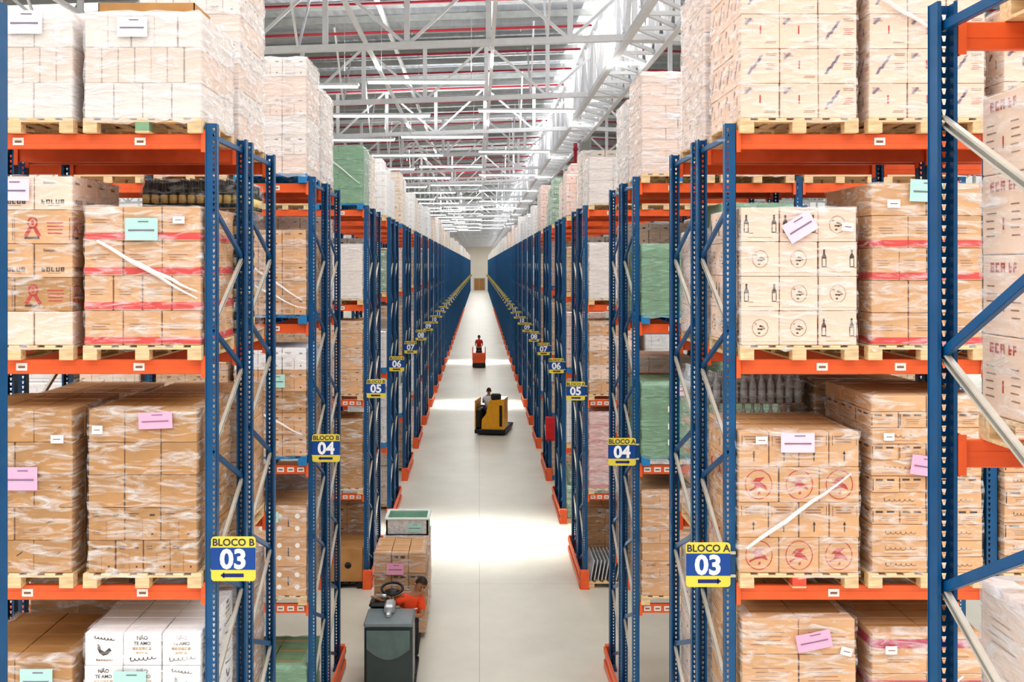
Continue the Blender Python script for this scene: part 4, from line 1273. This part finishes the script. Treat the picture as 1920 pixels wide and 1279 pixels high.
def person(label, loc, rz, J, shirt, stripe=False, sub=2):
    """J: joints in local coordinates, facing -Y"""
    t = thing('person', label, 'person', loc, rz)
    V = []; Ed = []; Ra = []
    def add(p, r, par=None):
        V.append(Vector(p)); Ra.append(r)
        if par is not None: Ed.append((par, len(V) - 1))
        return len(V) - 1
    P = {k: Vector(v) for k, v in J.items()}
    pe = add(P['pelvis'], (.15, .11))
    w = add(P['waist'], (.13, .10), pe); c = add(P['chest'], (.16, .115), w)
    nk = add(P['neck'], .055, c); h1 = add(P['neck'].lerp(P['head'], .45), .06, nk)
    h2 = add(P['head'], (.085, .10), h1); h3 = add(P['head'] + (P['head'] - P['neck']).normalized() * .09, (.065, .075), h2)
    for sd in ('l', 'r'):
        a = add(P['sh' + sd], .062, c); b = add(P['sh' + sd].lerp(P['el' + sd], .5), .05, a); e = add(P['el' + sd], .042, b)
        wv = add(P['wr' + sd], .028, e); d = (P['wr' + sd] - P['el' + sd]).normalized()
        pm = add(P['wr' + sd] + d * .05, (.036, .018), wv); p2 = add(P['wr' + sd] + d * .085, (.04, .016), pm)
        side = d.cross(Vector((0, 0, 1))).normalized()
        for q, L in ((-.027, .05), (-.009, .062), (.009, .058), (.027, .044)):
            f1 = add(P['wr' + sd] + d * (.085 + L * .5) + side * q + Vector((0, 0, -.006)), .0085, p2)
            add(P['wr' + sd] + d * (.085 + L * .85) + side * q + Vector((0, 0, -.03)), .008, f1)
        th = add(P['wr' + sd] + d * .06 + side * (.04 if sd == 'l' else -.04), .010, pm)
        add(P['wr' + sd] + d * .09 + side * (.052 if sd == 'l' else -.052) + Vector((0, 0, -.015)), .009, th)
        hp = add(P['hp' + sd], .09, pe); k0 = add(P['hp' + sd].lerp(P['kn' + sd], .5), .075, hp); kn = add(P['kn' + sd], .058, k0)
        cf = add(P['kn' + sd].lerp(P['an' + sd], .35), .055, kn); an = add(P['an' + sd], .038, cf)
        add(P['an' + sd] + Vector((0, -.07, -.035)), .04, an); add(P['an' + sd] + Vector((0, -.16, -.045)), .032, len(V) - 1)
    obj('body', skin_obj('body', V, Ed, Ra, 'skin', t, sub), t)
    # shirt
    V = []; Ed = []; Ra = []
    lo = add(P['pelvis'] + (P['waist'] - P['pelvis']) * .1, (.175, .135)); w = add(P['waist'], (.155, .125), lo); c = add(P['chest'], (.185, .14), w)
    add(P['chest'].lerp(P['neck'], .6), .10, c)
    for sd in ('l', 'r'):
        a = add(P['sh' + sd], .085, c); add(P['sh' + sd].lerp(P['el' + sd], .75), .068, a)
    o = obj('shirt', skin_obj('shirt', V, Ed, Ra, shirt, t, sub), t)
    # trousers
    V = []; Ed = []; Ra = []
    pe = add(P['pelvis'] + Vector((0, 0, .04)), (.165, .13))
    for sd in ('l', 'r'):
        hp = add(P['hp' + sd], .105, pe); kn = add(P['kn' + sd], .075, hp); add(P['an' + sd] + Vector((0, 0, .05)), .06, kn)
    obj('trousers', skin_obj('trousers', V, Ed, Ra, 'trousers', t, sub), t)
    # shoes
    for sd in ('l', 'r'):
        mb = MB(); a = P['an' + sd]
        mb.box(a.x - .045, a.x + .045, a.y - .20, a.y + .06, a.z - .085, a.z + .01, 'black', bev=.025); obj('shoe', mb.mesh('shoe'), t)
    # hair: shell over the upper back of the head
    ax = (P['head'] - P['neck']).normalized()
    back = Vector(J.get('back', (0, 1, 0)))
    mb = MB(); vs = []; fs = []; n = 14; m = 7
    q = ax.to_track_quat('Z', 'Y').to_matrix()
    sidev = ax.cross(back).normalized(); fwd = sidev.cross(ax).normalized()
    ctr = P['head'] + ax * .035
    for j in range(m + 1):
        th = (j / m) * math.radians(105)
        for i in range(n):
            a = 2 * math.pi * i / n
            lim = th * (1.0 if math.sin(a) > -.2 else .62)
            dvec = ax * math.cos(lim) * .125 + (sidev * math.cos(a) * .095 + fwd * math.sin(a) * .115) * math.sin(lim)
            vs.append(ctr + dvec)
    for j in range(m):
        for i in range(n): fs.append((j * n + i, j * n + (i + 1) % n, (j + 1) * n + (i + 1) % n, (j + 1) * n + i))
    mb.raw(vs, fs, 'hair', smooth=True); obj('hair', mb.mesh('hair'), t)
    # face
    mb = MB(); fc = P['head'] - fwd * .095
    mb.tube([fc + ax * .02, fc - fwd * .018 - ax * .012, fc - ax * .02], .01, 'skin', 6, radii=[.006, .013, .008])
    for k in (-1, 1):
        mb.tube([P['head'] + sidev * (.088 * k) + ax * .015, P['head'] + sidev * (.10 * k) - ax * .01], .02, 'skin', 8)
    obj('nose_and_ears', mb.mesh('nose_and_ears'), t)
    mb = MB()
    for k in (-1, 1): mb.tube([fc + sidev * (.03 * k) + ax * .028 + fwd * .01, fc + sidev * (.03 * k) + ax * .028 - fwd * .004], .010, 'ink', 8)
    mb.tube([fc - ax * .045 - sidev * .022 + fwd * .008, fc - ax * .047 - fwd * .003, fc - ax * .045 + sidev * .022 + fwd * .008], .005, 'redink', 6)
    obj('eyes_and_mouth', mb.mesh('eyes_and_mouth'), t)
    if stripe:
        mb = MB(); b = P['chest'].lerp(P['waist'], .45)
        pts = [b + Vector((.16 * math.sin(a), .135 * -math.cos(a) * 1.0, 0)) for a in [math.radians(x) for x in range(-70, 71, 20)]]
        obj('chest_stripe', mb.mesh('chest_stripe') if False else _stripe(pts), t)
    return t
def _stripe(pts):
    mb = MB(); mb.tube(pts, .014, 'reflective', 6); return mb.mesh('chest_stripe')

# ------------------------------------------------------------------ pallet truck in the foreground
TX, TY = -1.39, 15.2
t = thing('pallet_truck', 'dark grey stand-on pallet truck driven by the person in orange', 'pallet truck', (TX, TY, 0))
mb = MB()
mb.box(-.37, .37, 0, .62, .10, 1.14, 'grey', bev=.04)
obj('battery_housing', mb.mesh('battery_housing'), t)
mb = MB()
mb.box(-.375, .375, -.012, .64, 1.12, 1.20, 'greylite', bev=.02)
obj('hood', mb.mesh('hood'), t)
mb = MB()   # raised rear cover with curved lower lip
pts = [(-.33, 1.09), (-.33, .80)] + [(-.33 + .66 * i / 10, .80 - .16 * math.sin(math.pi * i / 10)) for i in range(1, 10)] + [(.33, .80), (.33, 1.09)]
mb.poly([(x, -.028, z) for x, z in pts], plain('rear_cover_plastic', (84, 104, 104), .3, coat=.4))
for i in range(len(pts)):
    a, b = pts[i], pts[(i + 1) % len(pts)]
    mb.poly([(a[0], -.028, a[1]), (a[0], .0, a[1]), (b[0], .0, b[1]), (b[0], -.028, b[1])], 'black')
obj('rear_cover', mb.mesh('rear_cover'), t)
mb = MB(); mb.box(-.39, .39, -.02, .66, .04, .14, 'black', bev=.02); obj('bumper', mb.mesh('bumper'), t)
mb = MB(); mb.box(-.39, .39, .62, 1.35, .08, .16, 'black', bev=.01); obj('platform', mb.mesh('platform'), t)
mb = MB(); mb.box(-.36, -.08, .66, 1.0, .16, 1.18, 'black', bev=.06); mb.box(-.37, -.06, .64, 1.02, 1.18, 1.27, 'black', bev=.04)
obj('side_console', mb.mesh('side_console'), t)
mb = MB(); mb.tube([(-.28 + .0, .95, 1.30), (-.22, .8, 1.34), (-.1, .74, 1.36)], .03, 'silver', 8); obj('grab_rail', mb.mesh('grab_rail'), t)
mb = MB(); mb.box(-.10, .06, .36, .66, 1.19, 1.34, 'silver', bev=.03); mb.box(-.06, .02, .20, .4, 1.19, 1.27, 'silver', bev=.02); obj('control_column', mb.mesh('control_column'), t)
mb = MB()
ring = [(-.02 + .17 * math.cos(a), .92 + .15 * math.sin(a), 1.42 + .05 * math.sin(a)) for a in [2 * math.pi * i / 20 for i in range(21)]]
mb.tube(ring, .022, 'black', 8, cap=False); mb.lathe([(.12, 0), (.13, .04), (.05, .07)], 'black', 14, at=(-.02, .92, 1.34)); obj('steering_wheel', mb.mesh('steering_wheel'), t)
mb = MB(); mb.box(-.38, .38, 1.32, 1.42, .16, .95, 'black', bev=.04); obj('backrest', mb.mesh('backrest'), t)
for x in (-.27, .27):
    mb = MB(); mb.box(x - .08, x + .08, 1.42, 4.2, .04, .10, 'steel', bev=.01); obj('fork', mb.mesh('fork'), t)
for x, y in ((-.28, .2), (.28, .2), (-.27, 4.0), (.27, 4.0)):
    mb = MB(); mb.tube([(x - .04, y, .06), (x + .04, y, .06)], .055, 'black', 12); obj('wheel', mb.mesh('wheel'), t)
# orange operator
person('person in an orange shirt leaning sideways on the dark pallet truck, hands on its controls', (TX + .10, TY + 1.0, .163), 0,
       dict(pelvis=(.10, .06, .70), waist=(.12, .02, .84), chest=(.19, -.03, 1.02), neck=(.27, -.06, 1.19), head=(.33, -.07, 1.30),
            shl=(.34, -.0, 1.07), ell=(.36, -.14, .84), wrl=(.20, -.30, .90), shr=(.06, -.10, 1.11), elr=(-.12, -.18, 1.03), wrr=(-.33, -.22, 1.14),
            hpl=(.18, .04, .66), knl=(.18, -.20, .40), anl=(.14, .03, .09), hpr=(.02, .04, .66), knr=(.0, -.20, .40), anr=(-.04, .03, .09), back=(-.5, .9, 0)), 'shirt_orange', True)
# carried loads
load(-1.42, TY + 2.55, .105, 'wrapped carton load with pink sheet carried by the dark pallet truck', w=.92, d=1.0, h=1.42, nx=3, ny=3, nz=4, cards=['kraft', 'brown', 'brown', 'kraft'], styles=('none', ('none', 'slim', 'none'), ('none', 'slim', 'slim'), ('none', 'slim', 'none')), wrap='film',
     sheets=[(-.08, 1.14, .3, .2, 'pink', 0)], s=1, pallet=False, group=None)
load(-1.38, TY + 3.75, .105, 'low carton stack under the plastic crate at the fork tips', w=.84, d=.8, h=1.38, nx=2, ny=2, nz=4, card='kraft', styles=('none',), wrap='filmhazy', pallet=False, group=None)
t = thing('plastic_crate', 'open white plastic crate with green inside, on top of the truck load', 'crate', (-1.38, TY + 4.15, 1.50))
mb = MB()
w, d, h, th = .80, .66, .30, .03
mb.box(-w / 2, w / 2, -d / 2, -d / 2 + th, 0, h, 'sheet'); mb.box(-w / 2, w / 2, d / 2 - th, d / 2, 0, h, 'crategreen')
mb.box(-w / 2, -w / 2 + th, -d / 2, d / 2, 0, h, 'crategreen'); mb.box(w / 2 - th, w / 2, -d / 2, d / 2, 0, h, 'crategreen'); mb.box(-w / 2, w / 2, -d / 2, d / 2, 0, .02, 'crategreen')
obj('crate_body', mb.mesh('crate_body'), t)
mb = MB()
for a in (-1, 1):
    mb.box(-w / 2 - .02, w / 2 + .02, a * (d / 2) - .03, a * (d / 2) + .03, h - .01, h + .03, 'crateplastic', bev=.01)
    mb.box(a * w / 2 - .03, a * w / 2 + .03, -d / 2, d / 2, h - .01, h + .03, 'crateplastic', bev=.01)
obj('rim', mb.mesh('rim'), t)
obj('label_sheet', sheet_mesh(.28, .16, 'mint'), t, (.14, -d / 2 - .002, .14))

# ------------------------------------------------------------------ yellow truck
t = thing('reach_truck', 'yellow and black forklift seen from behind in mid aisle', 'forklift', (.42, 38.9, 0), math.radians(-10))
mb = MB()
pts = [(-.35, .22), (.55, .22), (.55, 1.42), (-.02, 1.36), (-.08, 1.28), (-.16, .85), (-.33, .62)]
for i in range(len(pts)):
    a, b = pts[i], pts[(i + 1) % len(pts)]
    mb.poly([(a[0], 0, a[1]), (b[0], 0, b[1]), (b[0], .95, b[1]), (a[0], .95, a[1])], 'yellow')
mb.poly([(x, 0, z) for x, z in pts], 'yellow'); mb.poly([(x, .95, z) for x, z in pts][::-1], 'yellow')
obj('counterweight', mb.mesh('counterweight'), t)
mb = MB(); mb.box(.36, .47, -.012, .01, .36, 1.18, 'black', bev=.004); obj('grille', mb.mesh('grille'), t)
mb = MB(); mb.box(-.62, .6, -.04, 2.0, .06, .24, 'black', bev=.03); obj('chassis', mb.mesh('chassis'), t)
mb = MB(); mb.box(-.60, -.36, .05, .9, .24, 1.0, 'black', bev=.05); mb.box(-.62, -.57, .0, 1.2, .24, 1.35, 'yellow', bev=.01); obj('battery_box', mb.mesh('battery_box'), t)
mb = MB(); mb.box(.0, .40, .1, .24, 1.36, 1.62, 'black', bev=.05); obj('seat_back', mb.mesh('seat_back'), t)
mb = MB(); mb.box(-.56, .0, .95, 1.25, .24, 1.05, 'grey', bev=.03); obj('dashboard', mb.mesh('dashboard'), t)
mb = MB(); mb.tube([(-.25 + .14 * math.cos(a), 1.0 + .05 * math.sin(a), 1.15 + .13 * math.sin(a)) for a in [2 * math.pi * i / 16 for i in range(17)]], .018, 'black', 6, cap=False); obj('steering_wheel', mb.mesh('steering_wheel'), t)
for x in (-.45, .45):
    mb = MB(); mb.box(x - .06, x + .06, 1.3, 2.8, .04, .10, 'steel'); obj('fork', mb.mesh('fork'), t)
    for y in (.35, 1.7):
        mb = MB(); mb.tube([(x - .08, y, .13), (x + .08, y, .13)], .13, 'black', 14); obj('wheel', mb.mesh('wheel'), t)
SIT = dict(pelvis=(0, 0, .62), waist=(0, .02, .78), chest=(0, .0, .98), neck=(0, -.02, 1.17), head=(0, -.04, 1.29),
           shl=(.17, 0, 1.06), ell=(.24, -.12, .84), wrl=(.14, -.34, .88), shr=(-.17, 0, 1.06), elr=(-.24, -.12, .84), wrr=(-.14, -.34, .88),
           hpl=(.09, -.03, .58), knl=(.13, -.40, .56), anl=(.13, -.42, .14), hpr=(-.09, -.03, .58), knr=(-.13, -.40, .56), anr=(-.13, -.42, .14))
person('person in a white shirt driving the yellow forklift, seen from behind', (.37, 39.55, .34), math.radians(176), SIT, 'shirt_white', sub=1)

# ------------------------------------------------------------------ orange truck
t = thing('order_picker', 'small orange truck with black base farther down the aisle', 'forklift', (-.03, 64.4, 0))
mb = MB(); mb.box(-.43, .43, 0, .75, .28, .98, 'truckorange', bev=.05); obj('motor_cover', mb.mesh('motor_cover'), t)
mb = MB(); mb.box(-.42, .42, -.04, 1.7, .05, .30, 'black', bev=.03); obj('chassis', mb.mesh('chassis'), t)
for x in (-.41, .41):
    mb = MB(); mb.box(x - .03, x + .03, .1, 1.1, .9, 1.32, 'truckorange', bev=.01); obj('side_panel', mb.mesh('side_panel'), t)
mb = MB(); mb.box(-.2, .2, .02, .1, .98, 1.12, 'black', bev=.02); obj('control_panel', mb.mesh('control_panel'), t)
for x in (-.26, .26):
    mb = MB(); mb.box(x - .07, x + .07, 1.7, 2.9, .04, .09, 'steel'); obj('fork', mb.mesh('fork'), t)
STD = dict(pelvis=(0, 0, .93), waist=(0, .0, 1.08), chest=(0, .0, 1.28), neck=(0, 0, 1.47), head=(0, -.01, 1.59),
           shl=(.17, 0, 1.38), ell=(.24, -.05, 1.12), wrl=(.16, -.24, 1.02), shr=(-.17, 0, 1.38), elr=(-.24, -.05, 1.12), wrr=(-.16, -.24, 1.02),
           hpl=(.09, 0, .88), knl=(.10, -.03, .5), anl=(.10, .03, .09), hpr=(-.09, 0, .88), knr=(-.10, -.03, .5), anr=(-.10, .03, .09))
person('person in a red shirt standing on the small orange truck', (-.03, 65.55, .305), 0, STD, 'shirt_red', sub=1)

# red cabinet on the right
t = thing('hose_cabinet', 'small red fire cabinet hung on the right rack end near sign 07', 'cabinet', (E[1] + .02, ROWY[7] - .15, 1.25))
mb = MB(); mb.box(-.16, .16, -.1, .1, 0, .72, 'redcab', bev=.01); obj('cabinet_box', mb.mesh('cabinet_box'), t)
mb = MB(); mb.box(-.14, .14, -.115, -.1, .03, .69, 'redcab', bev=.004); obj('door', mb.mesh('door'), t)

# ------------------------------------------------------------------ light
wd = bpy.data.worlds.new('world'); scene.world = wd; wd.use_nodes = True
bg = wd.node_tree.nodes['Background']; bg.inputs[1].default_value = 0.76
tcw = wd.node_tree.nodes.new('ShaderNodeTexCoord'); sxyz = wd.node_tree.nodes.new('ShaderNodeSeparateXYZ'); rpw = wd.node_tree.nodes.new('ShaderNodeValToRGB')
wd.node_tree.links.new(tcw.outputs['Generated'], sxyz.inputs[0]); wd.node_tree.links.new(sxyz.outputs[2], rpw.inputs[0]); wd.node_tree.links.new(rpw.outputs[0], bg.inputs[0])
rpw.color_ramp.elements[0].position = 0.0; rpw.color_ramp.elements[0].color = (.62, .60, .57, 1)
rpw.color_ramp.elements[1].position = .75; rpw.color_ramp.elements[1].color = (2.9, 2.88, 2.84, 1)
e_ = rpw.color_ramp.elements.new(.25); e_.color = (1.25, 1.23, 1.19, 1)
def area(x, y, z, sx, sy, e, rot=(0, 0, 0), spread=180, col=(1, .99, .96)):
    l = bpy.data.lights.new('lamp', 'AREA'); l.shape = 'RECTANGLE'; l.size = sx; l.size_y = sy; l.energy = e; l.color = col; l.spread = math.radians(spread)
    o = bpy.data.objects.new('lamp', l); COL.objects.link(o); o.location = (x, y, z); o.rotation_euler = rot
    return o
for i, y in enumerate(ay):
    area(-.2, y, 11.08, 5.8, .14, 110)
    if i % 2 == 0: area(-.2, y, 11.4, 7.8, .14, 170, rot=(math.pi, 0, 0))
for i in range(10):
    area(0, ay[-1] + 9 + i * 13, 11.0, 5, .3, 420)
area(0, 18.2, 11.2, 6, .3, 80)
# bright passages: added narrow-beam lamps, put in only to brighten bands of floor
area(0.1, 24.3, 11.0, 5.0, 2.6, 90, spread=26)
area(0.1, 47.6, 11.0, 5.0, 1.6, 110, spread=20)
area(0.1, 68.4, 11.0, 5.0, 2, 110, spread=20)

scene.view_settings.view_transform = 'Standard'
scene.view_settings.look = 'Medium High Contrast'
scene.view_settings.exposure = 0.2
scene.cycles.max_bounces = 6
scene.cycles.diffuse_bounces = 3
scene.cycles.glossy_bounces = 2
scene.cycles.transparent_max_bounces = 12
scene.cycles.caustics_reflective = False
scene.cycles.caustics_refractive = False
scene.cycles.use_denoising = True
print('OBJS', len(bpy.data.objects), 'far loads', nload)
